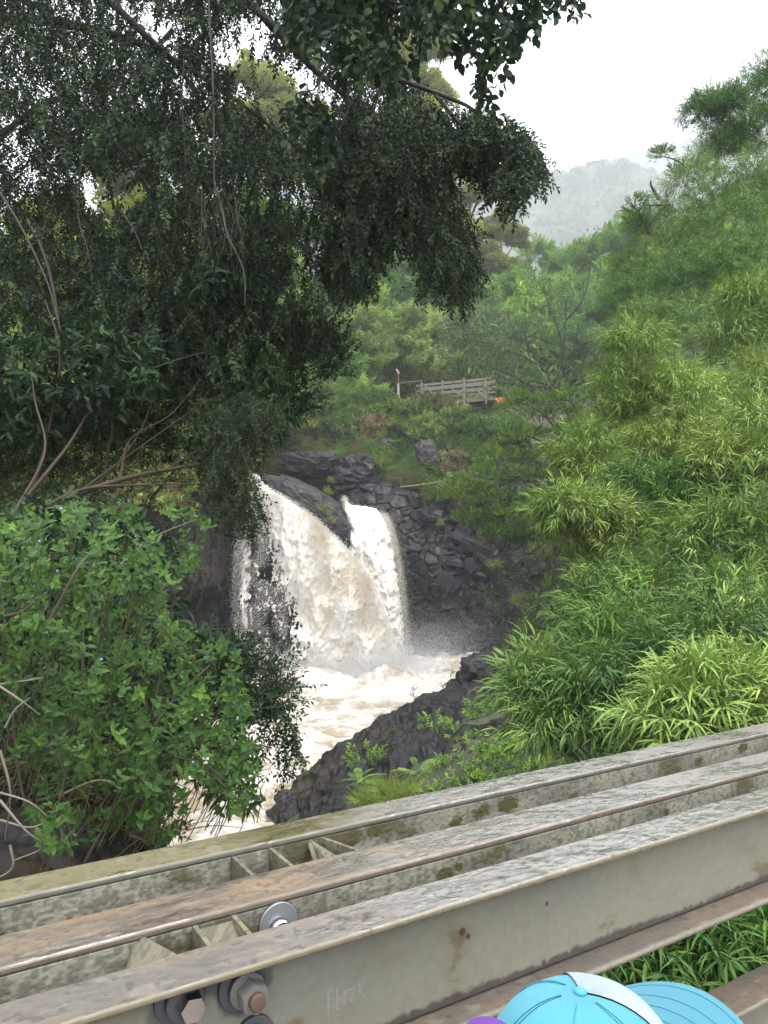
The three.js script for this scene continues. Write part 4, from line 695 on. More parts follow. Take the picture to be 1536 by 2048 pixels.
// ---------------------------------------------------------------- left side
{ // the great overhanging fig
  reseed(500); const t = thing('fig_tree', 'huge dark small leaved fig tree overhanging the river from the upper left', 'tree');
  const S = new Sprays(kinds.fig), B = new Sprays(kinds.figBig);
  const main = [[-600, -900], [700, -900], [800, -250], [850, 0], [820, 60], [860, 160], [890, 215], [870, 330], [930, 420], [950, 510], [930, 580], [880, 580], [860, 510], [800, 460], [745, 540], [690, 620], [700, 700], [640, 720], [560, 740], [480, 720], [300, 680], [0, 700], [-600, 800]];
  const holes = [[[430, 0], [530, 10], [560, 70], [520, 125], [440, 130]], [[470, 130], [560, 105], [640, 105], [650, 180], [700, 230], [705, 310], [640, 310], [590, 275], [540, 225], [490, 200]], [[150, 330], [260, 300], [300, 370], [230, 420], [160, 400]], [[760, 20], [830, 40], [880, 130], [880, 170], [800, 120]], [[880, 330], [930, 370], [960, 420], [900, 400]], [[270, 10], [360, 20], [350, 70], [290, 60]], [[70, 120], [115, 140], [105, 185], [80, 180]], [[320, 270], [350, 330], [300, 350]], [[640, 30], [690, 70], [650, 110]], [[250, 480], [300, 520], [320, 590], [270, 560]], [[330, 520], [370, 560], [350, 600]], [[0, 620], [60, 600], [80, 690], [10, 700]], [[690, 290], [720, 350], [700, 400], [660, 330]]];
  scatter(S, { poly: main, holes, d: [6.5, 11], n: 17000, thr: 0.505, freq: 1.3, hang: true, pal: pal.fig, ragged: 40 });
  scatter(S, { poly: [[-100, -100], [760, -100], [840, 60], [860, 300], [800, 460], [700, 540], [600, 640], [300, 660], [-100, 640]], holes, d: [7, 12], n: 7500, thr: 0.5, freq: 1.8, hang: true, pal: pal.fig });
  scatter(S, { poly: [[830, 170], [900, 190], [1000, 215], [1040, 255], [1085, 300], [1090, 340], [1045, 390], [1005, 405], [985, 350], [960, 330], [900, 300], [860, 250]], d: [6.2, 7.8], n: 800, thr: 0.52, freq: 2, hang: true, pal: pal.fig, ragged: 30, holes });
  scatter(S, { poly: [[700, 180], [850, 240], [915, 350], [955, 470], [955, 530], [935, 590], [895, 585], [850, 560], [840, 480], [770, 460], [720, 560], [660, 480], [640, 300]], d: [7, 9.5], n: 2700, thr: 0.5, freq: 1.7, hang: true, pal: pal.fig, ragged: 30 });
  scatter(B, { poly: [[870, -300], [1150, -300], [1135, 20], [1090, 5], [1040, 35], [1030, 75], [990, 118], [965, 115], [940, 60], [900, 75], [880, 30]], d: [3.7, 4.4], n: 420, thr: 0.42, freq: 2, hang: true, pal: pal.fig, ragged: 20, scale: 0.85 });
  scatter(B, { poly: [[930, 100], [990, 110], [985, 170], [960, 200], [940, 170]], d: [4, 4.4], n: 14, thr: 0.3, hang: true, pal: pal.fig, ragged: 10, scale: 0.8 });
  scatter(B, { poly: [[560, -300], [900, -300], [880, 20], [840, 100], [760, 120], [640, 90], [600, 60], [560, 20]], d: [4.6, 6], n: 800, thr: 0.45, freq: 1.6, hang: true, pal: pal.fig, ragged: 30, holes });
  scatter(B, { poly: [[580, 170], [640, 200], [680, 280], [660, 330], [600, 270]], d: [5, 6], n: 70, thr: 0.4, hang: true, pal: pal.fig });
  S.build(t, 'foliage', glossy); B.build(t, 'foliage', glossy);
  // trunk stands out of frame to the left; limbs reach over the river
  const root = V(-9.5, -0.6, -7.5); put(t, 'trunk', tube([V(-9.8, -1.6, -7.5), root, V(-8.8, 3.5, -7.6), V(-8.2, 7, -7.8)], 0.75, 0.4, 12, 24, 0.5), darkBark);
  [[[-500, 200, 8], [0, 40, 8], [190, 60, 8.2], [320, 105, 8.4], [450, 185, 8.6], [600, 300, 8.8]], [[-300, -300, 8], [200, -10, 8], [300, 80, 8], [345, 120, 8.2], [420, 230, 8.4], [470, 330, 8.6]], [[-200, 500, 8.4], [120, 200, 8.6], [260, 300, 8.8], [330, 440, 8.9], [350, 500, 9]], [[300, -200, 7.4], [560, 60, 7.4], [700, 130, 7.2], [800, 160, 7], [872, 186, 6.9], [940, 215, 6.9], [1010, 270, 6.9]], [[400, -100, 8], [640, 150, 8], [800, 280, 8], [860, 370, 8.1], [930, 470, 8.2]], [[870, 190, 6.9], [990, 330, 6.9], [1030, 380, 6.8]], [[500, -300, 4.6], [800, -120, 4.3], [960, -20, 4.1], [1060, 10, 4]], [[0, 20, 8.4], [60, 80, 8.4], [100, 95, 8.4]], [[345, 60, 8.2], [300, 110, 8.1], [240, 180, 8]]]
    .forEach((l, i) => put(t, 'branch', tube(pxs(l), [0.09, 0.085, 0.045, 0.055, 0.05, 0.018, 0.03, 0.05, 0.03][i], 0.012, 7, 30, 0.35), darkBark));
}
// aerial roots, one thing each
const rootBark = std({ color: rgb(0.05, 0.045, 0.04), roughness: 0.85 });
[['long pale aerial root hanging straight down the middle of the dark crown', [[415, -40, 6.6], [422, 90, 6.6], [427, 200, 6.6], [428, 330, 6.6], [430, 375, 6.6], [445, 430, 6.6]], 0.011], ['thin aerial root left of the long middle one', [[368, 120, 7], [364, 200, 7], [370, 300, 7], [374, 390, 7]], 0.006], ['kinked pale aerial root at the left under the big limb', [[165, 180, 7], [172, 250, 7], [160, 350, 7], [156, 430, 7], [175, 500, 7], [185, 560, 7]], 0.011], ['forked pale root fraying out below the long middle root', [[432, 375, 6.6], [445, 420, 6.6], [455, 470, 6.5], [487, 540, 6.5], [490, 610, 6.5]], 0.01], ['thin root bowing left from the end of the long middle root', [[430, 378, 6.6], [415, 395, 6.6], [395, 410, 6.6]], 0.006], ['pale stem slanting down the left edge of the picture', [[0, 385, 6.4], [40, 450, 6.4], [75, 520, 6.4], [100, 580, 6.4], [115, 640, 6.4]], 0.011], ['thick grey stem beside the slanting left stem', [[55, 440, 6.8], [85, 500, 6.8], [105, 570, 6.8], [120, 660, 6.8]], 0.017], ['brown arching root in the yellow gap of the crown', [[240, 420, 7], [268, 460, 7], [285, 500, 7]], 0.012], ['dark limb running down through the yellow gap', [[190, 240, 8], [240, 300, 8], [290, 370, 8], [330, 450, 8], [350, 520, 8]], 0.035], ['thin hanging root right of the frayed one', [[720, 40, 6.6], [722, 130, 6.6], [730, 210, 6.6]], 0.006]]
  .forEach(([label, l, r]) => { reseed(520); const o = put(scene, 'aerial_root', tube(pxs(l), r, r * 0.5, 6, 30, 0.4), r > 0.03 ? darkBark : rootBark); tag(o, label, 'aerial root', null); });
{ // fray of fine dry roots
  reseed(530); const st = []; for (let k = 0; k < 26; k++) { const x = rr(400, 490), y = rr(380, 470); st.push(tube([P(x, y, rr(6.3, 6.9)), P(x + rr(-10, 18), y + rr(20, 50), 6.6), P(x + rr(-16, 30), y + rr(60, 130), 6.6)], 0.0022, 0.0012, 3, 7)); }
  const o = put(scene, 'root_fringe', merged(st), std({ color: rgb(0.08, 0.065, 0.055), roughness: 0.9 })); tag(o, 'fringe of fine dry brown roots below the long aerial root', 'roots', null);
}
function leafyShrub(name, label, category, polys, kind, palette, stems, o = {}) {
  const t = thing(name, label, category), S = new Sprays(kinds[kind]);
  for (const q of polys) scatter(S, { pal: palette, ...q });
  stems.forEach(([l, r, m]) => put(t, 'branch', tube(pxs(l), r, r * 0.35, 6, 22, 0.25), m ?? brownTwig));
  S.build(t, 'foliage', o.mat ?? glossy); return t;
}
reseed(540);
leafyShrub('sapling', 'glossy broad leaved sapling in the middle left above the long twigs', 'sapling', [{ poly: [[300, 720], [420, 690], [560, 740], [600, 790], [590, 870], [520, 900], [440, 860], [380, 850], [330, 800]], d: [7.4, 8.8], n: 420, thr: 0.42, freq: 1.4 }, { poly: [[420, 480], [500, 480], [500, 600], [420, 640], [380, 560]], d: [7, 8], n: 110, thr: 0.4, freq: 1.4 }], 'lance', pal.sapling, [[[[300, 1000, 8], [420, 860, 8], [500, 780, 8], [540, 740, 8]], 0.016], [[[420, 860, 8], [455, 640, 7.8], [460, 500, 7.6]], 0.014]]);
leafyShrub('sapling', 'dark leafed sapling at the left edge under the slanting stems', 'sapling', [{ poly: [[-200, 640], [60, 700], [200, 640], [290, 700], [300, 800], [200, 870], [60, 880], [-200, 900]], d: [6, 7.6], n: 620, thr: 0.43, freq: 1.4 }], 'lance', pal.sapling.map((c) => c.map((x) => x * 0.8)), [[[[60, 1000, 6.4], [100, 850, 6.4], [120, 700, 6.4], [90, 600, 6.4]], 0.02], [[[200, 1000, 6.6], [230, 820, 6.6], [250, 700, 6.6]], 0.014]]);
leafyShrub('sapling', 'mixed leafy sapling between the crown and the brown cliff', 'sapling', [{ poly: [[150, 560], [400, 600], [600, 620], [690, 660], [690, 740], [620, 800], [600, 840], [480, 760], [300, 760], [180, 700]], d: [8.5, 11], n: 2600, thr: 0.45, freq: 1.1 }, { poly: [[-40, 800], [180, 800], [420, 760], [560, 800], [540, 900], [420, 930], [200, 930], [-40, 990]], d: [7.4, 9.4], n: 1300, thr: 0.5, freq: 1.4 }], 'fig', pal.sapling.map((c) => c.map((x) => x * 0.9)), [[[[220, 900, 9], [330, 760, 9], [430, 650, 9], [520, 580, 9]], 0.02], [[[330, 900, 9], [560, 780, 9.4], [680, 700, 9.6]], 0.014]]);
leafyShrub('hanging_bough', 'brownish small leaved bough hanging beside the top of the falls', 'bough', [{ poly: [[395, 880], [470, 850], [520, 930], [530, 990], [515, 1040], [480, 1060], [440, 1030], [400, 980]], d: [6.4, 7.4], n: 420, thr: 0.42, freq: 2, hang: true, scale: 0.9 }, { poly: [[380, 780], [560, 800], [560, 860], [470, 900], [390, 900]], d: [6.6, 7.6], n: 300, thr: 0.43, freq: 2, hang: true, scale: 0.9 }], 'tiny', [[0.034, 0.05, 0.02], [0.024, 0.044, 0.02], [0.02, 0.04, 0.018]], [[[[380, 800, 7], [430, 880, 7], [470, 960, 7], [500, 1020, 7]], 0.012]]);
leafyShrub('dark_bush', 'dark fine leaved bush leaning out over the brown water', 'bush', [{ poly: [[420, 1310], [480, 1290], [550, 1340], [575, 1390], [560, 1440], [500, 1450], [440, 1440], [400, 1380]], d: [5.2, 6], n: 480, thr: 0.4, freq: 2 }, { poly: [[535, 1390], [580, 1400], [606, 1470], [595, 1520], [560, 1500], [540, 1450]], d: [5.4, 5.8], n: 52, thr: 0.42, freq: 3, hang: true, ragged: 16 }], 'tiny', pal.fig.map((c) => c.map((x) => x * 0.9)), [[[[330, 1560, 5.4], [430, 1440, 5.5], [520, 1390, 5.6], [575, 1440, 5.6], [595, 1500, 5.6]], 0.01, darkBark]]);
reseed(548);
leafyShrub('sapling', 'thin scattered dark twiggy growth among the long brown branches', 'sapling', [{ poly: [[-60, 780], [200, 800], [430, 760], [560, 820], [520, 930], [380, 960], [260, 1000], [60, 1040], [-60, 1060]], d: [6.4, 8.5], n: 800, thr: 0.53, freq: 1.8 }], 'tiny', [[0.045, 0.085, 0.022], [0.05, 0.075, 0.024], [0.026, 0.06, 0.02]], [[[[0, 1000, 7], [120, 930, 7.2], [280, 850, 7.6]], 0.008], [[[180, 1000, 7], [240, 900, 7.2], [250, 800, 7.6]], 0.008]]);
// long brown twigs sweeping across, one thing each
[['longest brown branch sweeping up from the left edge toward the falls', [[-60, 1060, 5.4], [60, 1030, 5.6], [150, 990, 5.8], [240, 960, 6.1], [330, 940, 6.4], [430, 928, 6.8], [560, 950, 7.4]], 0.026], ['brown branch just under the longest one', [[60, 1030, 5.5], [160, 980, 5.8], [280, 970, 6], [390, 968, 6.3]], 0.013], ['reddish twig rising steeply from the left bundle', [[40, 1010, 5.6], [130, 900, 6], [200, 800, 6.4], [300, 740, 6.8], [420, 700, 7.2]], 0.015], ['curved twig crossing the left gap', [[100, 1010, 5.8], [200, 960, 6.2], [270, 880, 6.6], [310, 780, 7], [320, 700, 7.2]], 0.012], ['slender twig reaching to the middle bushes', [[150, 990, 6], [300, 880, 6.6], [420, 800, 7.2], [470, 780, 7.4]], 0.01], ['twig bent over the brown cliff', [[330, 940, 6.4], [420, 890, 6.8], [520, 870, 7.2], [590, 860, 7.4]], 0.008], ['grey twig upright at the far left', [[20, 1040, 5.4], [90, 900, 5.8], [70, 800, 6], [60, 720, 6.2]], 0.012], ['forked thin twig left of the brown cliff', [[240, 960, 6.1], [260, 880, 6.3], [340, 830, 6.6], [400, 760, 6.9]], 0.009]]
  .forEach(([label, l, r], i) => { reseed(560 + i); const o = put(scene, 'brown_branch', tube(pxs(l), r, r * 0.4, 6, 30, 0.3), i % 3 === 2 ? std({ color: rgb(0.042, 0.026, 0.02), roughness: 0.8 }) : brownTwig); tag(o, label, 'branch', null); });
{ // the leafy shrub in front, every large leaf a part
  reseed(600); const t = thing('flowering_shrub', 'bright green broad leaved shrub with tiny blue flowers at the lower left', 'shrub');
  const outline = [[-260, 1040], [0, 1040], [70, 1010], [130, 985], [200, 1010], [260, 1000], [310, 1010], [330, 1060], [390, 1090], [400, 1130], [330, 1180], [340, 1240], [420, 1270], [470, 1300], [480, 1340], [500, 1390], [490, 1440], [500, 1520], [515, 1580], [480, 1640], [440, 1600], [400, 1560], [330, 1540], [320, 1640], [300, 1560], [200, 1530], [120, 1530], [60, 1480], [-30, 1400], [-260, 1500]];
  const low = [[270, 1540], [340, 1540], [380, 1640], [330, 1690], [270, 1650]], low2 = [[60, 1610], [120, 1600], [170, 1650], [150, 1700], [80, 1690]], sprig = [[330, 990], [400, 1010], [420, 1060], [400, 1120], [340, 1060]], strand = [[420, 1440], [500, 1440], [520, 1500], [505, 1600], [440, 1650], [420, 1560]];
  const geos = [0, 1, 2, 3].map((k) => { const p = [], i = [], c = []; leaf(p, i, c, new THREE.Matrix4(), 1, rr(0.46, 0.56), 7, rr(0.15, 0.5), 0.2, [1, 1, 1], OVATE); return geoOf(p, i, c); });
  const veined = dataTex(128, 128, (u, v) => [0.5, 0.5, 0.5]); void veined;
  const tips = [];
  const trySpot = (poly, n, d0, d1, thr) => { let made = 0, guard = 0; const X = poly.map((p) => p[0]), Y = poly.map((p) => p[1]); while (made < n && guard++ < n * 60) { const x = rr(Math.min(...X), Math.max(...X)), y = rr(Math.min(...Y), Math.max(...Y)); if (!inPoly(poly, x, y)) continue; const d = lerp(d0, d1, rnd()) + (x - 200) * 0.0016, p = P(x, y, d); if (vn(p.x * 3.2, p.y * 3.2, p.z * 3.2) * 0.6 + vn(p.x * 8, p.y * 8, p.z * 8) * 0.4 < thr) continue; tips.push([p, V(rr(-0.6, 0.9), rr(0.15, 1), rr(0.1, 1))]); made++; } };
  trySpot(outline, 1000, 3.3, 4.5, 0.4); trySpot(low, 40, 3.4, 3.9, 0.3); trySpot(low2, 14, 3.2, 3.6, 0.3); trySpot([[20, 1480], [260, 1500], [300, 1620], [200, 1690], [60, 1640]], 60, 3.6, 4.4, 0.5); trySpot(sprig, 16, 3.9, 4.4, 0.3); trySpot(strand, 40, 3.8, 4.2, 0.3);
  const leaves = [], stems = [], flowers = [];
  tips.forEach(([p, dir], q) => {
    const tone = mixTone(pal.shrub), pale = rnd() < 0.12, axisM = basis(p, dir, UP, rr(0, 6), 1), n = 6 + (rnd() < 0.5 ? 2 : 0);
    for (let i = 0; i < n; i++) {
      const pair = Math.floor(i / 2), phi = (i % 2) * Math.PI + pair * Math.PI / 2 + rr(-0.25, 0.25), ang = rr(0.75, 1.25) + (pair > 2 ? 0.2 : 0) - (pair === 0 ? 0.35 : 0), L = [0.028, 0.046, 0.058, 0.056][pair] * rr(0.8, 1.15), y = -pair * 0.026;
      const dl = V(Math.sin(ang) * Math.sin(phi), Math.cos(ang), Math.sin(ang) * Math.cos(phi)), M = axisM.clone().multiply(basis(V(0, y, 0), dl, UP, rr(-0.3, 0.3), L));
      const k = rr(0.8, 1.25), y2 = pair === 0 || pale ? 1.45 : 1; leaves.push([M, [tone[0] * k * y2, tone[1] * k * (pair === 0 || pale ? 1.3 : 1), tone[2] * k]]);
    }
    if (q % 3 === 0) stems.push(tube([p, V(p.x - dir.x * 0.12, p.y - dir.y * 0.12 - 0.03, p.z - 0.06), V(p.x - dir.x * 0.2 - 0.08, p.y - 0.3, p.z - 0.16)], 0.0018, 0.003, 4, 6));
    if (q % 34 === 5) flowers.push(axisM.clone().multiply(new THREE.Matrix4().makeTranslation(rr(-0.02, 0.02), 0.03, 0)));
  });
  leaves.sort((a, b) => a[0].elements[14] < b[0].elements[14] ? 1 : -1);
  const S = geos.map(() => []), tone = [0, 1, 2, 3, 4, 5, 6, 7].map((k) => leafMat({ color: rgb(...leaves[k * 7][1]), clearcoat: 0.15 }));
  leaves.forEach(([M, c], i) => { if (i < 300) put(t, 'leaf', geos[i % 4], tone[i % 8]).applyMatrix4(M); else S[i % 4].push([M, c]); });
  const C = new THREE.Color(), lm = leafMat({ clearcoat: 0.15 });
  S.forEach((l, k) => { const im = new THREE.InstancedMesh(geos[k], lm, l.length); im.name = 'foliage'; im.userData.kind = 'stuff'; im.castShadow = im.receiveShadow = true; l.forEach(([M, c], i) => { im.setMatrixAt(i, M); im.setColorAt(i, C.setRGB(...c)); }); t.add(im); });
  put(t, 'stems', merged(stems), std({ color: rgb(0.1, 0.1, 0.04), roughness: 0.8 }), 'stuff');
  const pp = [], pi = [], pc = []; for (let j = 0; j < 5; j++) leaf(pp, pi, pc, basis(V(0, 0, 0), V(Math.cos(j * 1.257), 0.25, Math.sin(j * 1.257)), UP, 0, 1), 0.007, 0.006, 2, 0.1, 0.1, [1, 1, 1], OVATE);
  const fg = geoOf(pp, pi, pc), fm = phy({ color: rgb(0.14, 0.17, 0.55), vertexColors: true, roughness: 0.7 });
  flowers.forEach((M) => put(t, 'flower', fg, fm).applyMatrix4(M));
  [[[150, 1760, 3.9], [120, 1600, 3.8], [160, 1400, 3.8], [170, 1200, 3.9], [190, 1060, 4]], [[150, 1760, 3.9], [260, 1560, 3.9], [330, 1420, 4], [420, 1330, 4.1]], [[100, 1760, 3.8], [40, 1560, 3.7], [20, 1350, 3.7], [0, 1150, 3.8]], [[260, 1560, 3.9], [400, 1540, 4], [480, 1600, 4]], [[170, 1200, 3.9], [300, 1080, 4.1], [390, 1040, 4.2]], [[95, 1250, 3.3], [160, 1130, 3.3], [178, 1110, 3.4]], [[0, 1235, 3.2], [40, 1225, 3.2], [70, 1205, 3.2]]].forEach((l) => put(t, 'stem', tube(pxs(l), 0.009, 0.004, 6, 20, 0.3), bark));
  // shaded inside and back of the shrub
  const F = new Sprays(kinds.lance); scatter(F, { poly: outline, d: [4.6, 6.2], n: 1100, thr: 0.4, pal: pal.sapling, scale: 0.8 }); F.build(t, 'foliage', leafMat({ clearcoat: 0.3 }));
}
// bank at the lower left with dry twigs and dark stones
{
  reseed(640); const st = thing('dry_twigs', 'tangle of dry brown twigs under the green shrub', 'twigs'), thin = [];
  for (let k = 0; k < 130; k++) { const x = rr(0, 400), y = rr(1480, 1700), d = rr(4, 5.2), a = rr(0, 6.28), l = rr(40, 130); thin.push(tube([P(x, y, d), P(x + Math.cos(a) * l * 0.5 + rr(-14, 14), y + Math.sin(a) * l * 0.4, d + rr(-0.15, 0.15)), P(x + Math.cos(a) * l, y + Math.sin(a) * l * 0.8 + 14, d + rr(-0.2, 0.2))], 0.0035, 0.0016, 4, 8)); }
  put(st, 'fine_twigs', merged(thin), std({ color: rgb(0.14, 0.095, 0.055), roughness: 0.9 }), 'stuff');
  const P8 = [[[0, 1585, 3.1], [60, 1605, 3.1], [110, 1650, 3.2]], [[0, 1600, 3], [50, 1660, 3], [85, 1695, 3.1], [30, 1720, 3.1]], [[20, 1690, 3], [25, 1735, 3], [-10, 1760, 3]], [[0, 1640, 3.2], [60, 1655, 3.2], [100, 1640, 3.3]], [[-20, 1360, 3], [40, 1400, 3], [80, 1430, 3.1]], [[-10, 1370, 3.1], [60, 1360, 3.1], [85, 1355, 3.1]], [[10, 1455, 3], [30, 1420, 3], [60, 1395, 3]], [[0, 1500, 3.1], [20, 1580, 3.1], [10, 1680, 3.2]], [[120, 1590, 3.6], [200, 1560, 3.6], [250, 1580, 3.7]]];
  P8.forEach((l) => put(st, 'twig', tube(pxs(l), 0.0055, 0.0025, 5, 14, 0.4), paleBark));
  const net = [[[-420, 1500, 5.6], [-100, 1540, 5.6], [100, 1590, 5.6], [230, 1640, 5.7], [330, 1690, 5.8], [420, 1760, 6]], [[-420, 1600, 4.6], [-100, 1620, 4.6], [100, 1640, 4.7], [220, 1670, 4.9], [300, 1720, 5.2], [380, 1800, 5.6]], [[-420, 1750, 3.4], [-100, 1760, 3.4], [100, 1780, 3.5], [220, 1800, 3.7], [300, 1850, 4.1], [370, 1900, 4.8]], [[-420, 2000, 2.3], [-100, 2000, 2.3], [100, 2000, 2.4], [220, 2010, 2.8], [300, 2050, 3.4], [370, 2100, 4.3]]];
  const bank = put(scene, 'bank', rockSheet(netPx(net), 140, 110, (x, y, z) => (fbm(x * 1.6, y * 1.6, z * 1.6, 4) - 0.5) * 0.5 + blocky(x, y, z, 3.2, 0.09), (x, y, z) => { const m = sstep(0.45, 0.6, fbm(x * 2, y * 2, z * 2, 3)), c = rockTone(x, y, z, 0.3); return [lerp(c[0], 0.03, m), lerp(c[1], 0.024, m), lerp(c[2], 0.015, m)]; }), dampBasalt); bank.userData = { label: 'stony earth bank under the green shrub beside the bridge', kind: 'structure' };
  const U = new Sprays(kinds.tiny), g = new THREE.Group(); g.name = numbered('undergrowth'); scene.add(g); tag(g, 'dark low undergrowth at the lower left beside the bridge', 'undergrowth', null, 'stuff');
  scatter(U, { poly: [[-300, 1480], [60, 1500], [260, 1560], [330, 1660], [240, 1720], [-300, 1800]], d: [4.3, 5.4], n: 900, thr: 0.43, freq: 2, pal: [[0.035, 0.04, 0.02], [0.05, 0.04, 0.02], [0.03, 0.05, 0.02]] }); U.build(g, 'leaves', dullLeaf);
  const h = new THREE.Group(); h.name = numbered('undergrowth'); scene.add(h); tag(h, 'sunlit yellow green and straw coloured brush on the bank left of the falls', 'undergrowth', null, 'stuff');
  const Q = new Sprays(kinds.lance), R = new Sprays(kinds.blades), T = new Sprays(kinds.puff), bankPoly = [[-120, 800], [200, 810], [480, 820], [520, 900], [500, 950], [400, 985], [300, 1010], [150, 1050], [-120, 1060]];
  scatter(T, { poly: bankPoly, d: [38, 45], n: 620, thr: 0.42, freq: 0.5, pal: pal.olive.map((c) => [c[0] * 1.2, c[1] * 1.25, c[2] * 0.9]), scale: 1.0 });
  scatter(Q, { poly: bankPoly, d: [36, 44], n: 2600, thr: 0.42, freq: 0.5, pal: [...pal.olive, ...pal.bank], scale: 1.9 });
  scatter(R, { poly: bankPoly, d: [36, 44], n: 1800, thr: 0.42, freq: 0.5, pal: [...pal.straw, pal.olive[0]], scale: 1.7 });
  Q.build(h, 'leaves', softLeaf); R.build(h, 'grass', dullLeaf); T.build(h, 'bushes', softLeaf);
}
{ // low cover on both banks of the river
  reseed(655); const g = new THREE.Group(); g.name = numbered('undergrowth'); scene.add(g); tag(g, 'low leafy cover on the earth banks either side of the pool', 'undergrowth', null, 'stuff');
  const L = new Sprays(kinds.lance), T = new Sprays(kinds.puff);
  for (let k = 0; k < 9000; k++) {
    const z = rr(-43, -7), left = rnd() < 0.6, x = left ? xLeft(z) - 0.7 - rnd() * 9 : xRight(z) + 7.5 + rnd() * 12, y = ground(x, z);
    if (y < WATER + 0.5 || vn(x * 0.8, 2, z * 0.8) < 0.25) continue;
    const d = V(rr(-0.7, 0.7), rr(0.2, 1), rr(-0.7, 0.7)); (!left || rnd() < 0.75 ? L : T).add(V(x, y + rr(0.02, 0.3), z), rnd() < 0.8 ? d : UP, UP, rr(-1, 1), left ? rr(0.8, 1.8) : rr(0.5, 1), mixTone(rnd() < 0.5 ? pal.layered : pal.sapling));
  }
  L.build(g, 'leaves', softLeaf); T.build(g, 'bushes', softLeaf);
}
// --- plants on the rock spit
[['clump of green grass in the middle of the rock spit', 800, 1575, 15.5, 46, 'g'], ['tuft of grass on the lower left of the rock spit', 755, 1592, 16, 30, 'g'], ['rusty grass tuft on the crest of the rock spit', 845, 1425, 25.2, 26, 'r'], ['rusty grass tuft in the middle of the spit crest', 805, 1470, 21.6, 28, 'r'], ['grass tuft below the rounded rock at the tip of the spit', 940, 1390, 26.8, 30, 'g'], ['small upright leafy plant in the middle of the rock spit', 875, 1455, 20, 18, 'l'], ['round green shrub at the right side of the rock spit', 998, 1505, 16.2, 40, 'l'], ['yellow green plant beside the round shrub on the spit', 925, 1480, 18.5, 26, 'l'], ['spreading fern in the lower middle of the rock spit', 835, 1530, 16.8, 14, 'f'], ['leafy creeper on the left flank of the rock spit', 735, 1520, 19, 30, 'l'], ['small fern at the lower edge of the spit above the rail', 720, 1545, 17.5, 10, 'f'], ['leafy plants on the bare slope left of the bamboo', 965, 1430, 21, 50, 'l'], ['leafy weeds on bare earth between the round shrub and the bamboo', 1035, 1480, 15, 90, 'w'], ['weeds at the foot of the bamboo beside the rail', 1010, 1545, 13, 90, 'w'], ['low weeds and dark leaves left of the round shrub beside the rail', 945, 1540, 14, 70, 'w'], ['thin weeds above the round shrub on the bare earth', 965, 1490, 16.5, 40, 'w']]
  .forEach(([label, px, py, d, n, k], i) => {
    reseed(660 + i); const t = thing(k === 'g' || k === 'r' ? 'grass_tuft' : k === 'f' ? 'fern' : 'small_plant', label, k === 'g' || k === 'r' ? 'grass' : k === 'f' ? 'fern' : 'plant'), S = new Sprays(k === 'f' ? kinds.frond : k === 'l' || k === 'w' ? kinds.lance : kinds.blades), c = P(px, py, d);
    for (let j = 0; j < n * 1.5; j++) { const a = rr(0, 6.28), r = Math.sqrt(rnd()) * (k === 'f' ? 0.15 : k === 'w' ? 1.0 : 0.42), tn = mixTone(k === 'r' ? [[0.2, 0.1, 0.03], [0.12, 0.13, 0.03], [0.24, 0.13, 0.04]] : k === 'g' ? [[0.24, 0.32, 0.06], [0.18, 0.27, 0.05]] : pal.layered.map((q) => q.map((x) => x * 1.3))); S.add(V(c.x + Math.cos(a) * r, (k === 'w' ? ground(c.x + Math.cos(a) * r, c.z + Math.sin(a) * r) + 0.15 : c.y) - 0.18 + rr(-0.08, 0.14) + (k === 'l' ? rr(0, 0.35) : 0), c.z + Math.sin(a) * r), V(Math.cos(a) * 0.8, k === 'f' ? 0.35 : rr(0.4, 1.1), Math.sin(a) * 0.8 + 0.2), UP, rr(-0.5, 0.5), k === 'f' ? rr(0.6, 1) : rr(0.7, 1.15), tn); }
    S.build(t, k === 'f' ? 'fronds' : k === 'l' || k === 'w' ? 'foliage' : 'blades', softLeaf);
  });
[['thin dead stalk standing on the crest of the spit, left one', 830, 1420, 26, 0.75], ['thin dead stalk on the crest of the spit, next to the rusty grass', 815, 1445, 25.4, 0.6], ['taller dead stalk by the middle of the spit crest', 905, 1385, 28.5, 0.8], ['short dead stalk under the rounded rock', 890, 1395, 28, 0.5]].forEach(([label, px, py, d, h], i) => {
  reseed(690 + i); const t = thing('dead_stalk', label, 'stalk'), c = P(px, py, d), l = [tube([V(c.x, c.y - 0.2, c.z), V(c.x - 0.03, c.y + h * 0.5, c.z), V(c.x - 0.12, c.y + h, c.z)], 0.012, 0.006, 4, 8)];
  for (let k = 0; k < 9; k++) { const y = c.y + h * rr(0.3, 0.95); l.push(tube([V(c.x - 0.04, y, c.z), V(c.x - 0.04 + rr(-0.18, 0.18), y + 0.1, c.z + rr(-0.1, 0.1))], 0.008, 0.01, 4, 3)); } put(t, 'stalk', merged(l), darkBark);
});
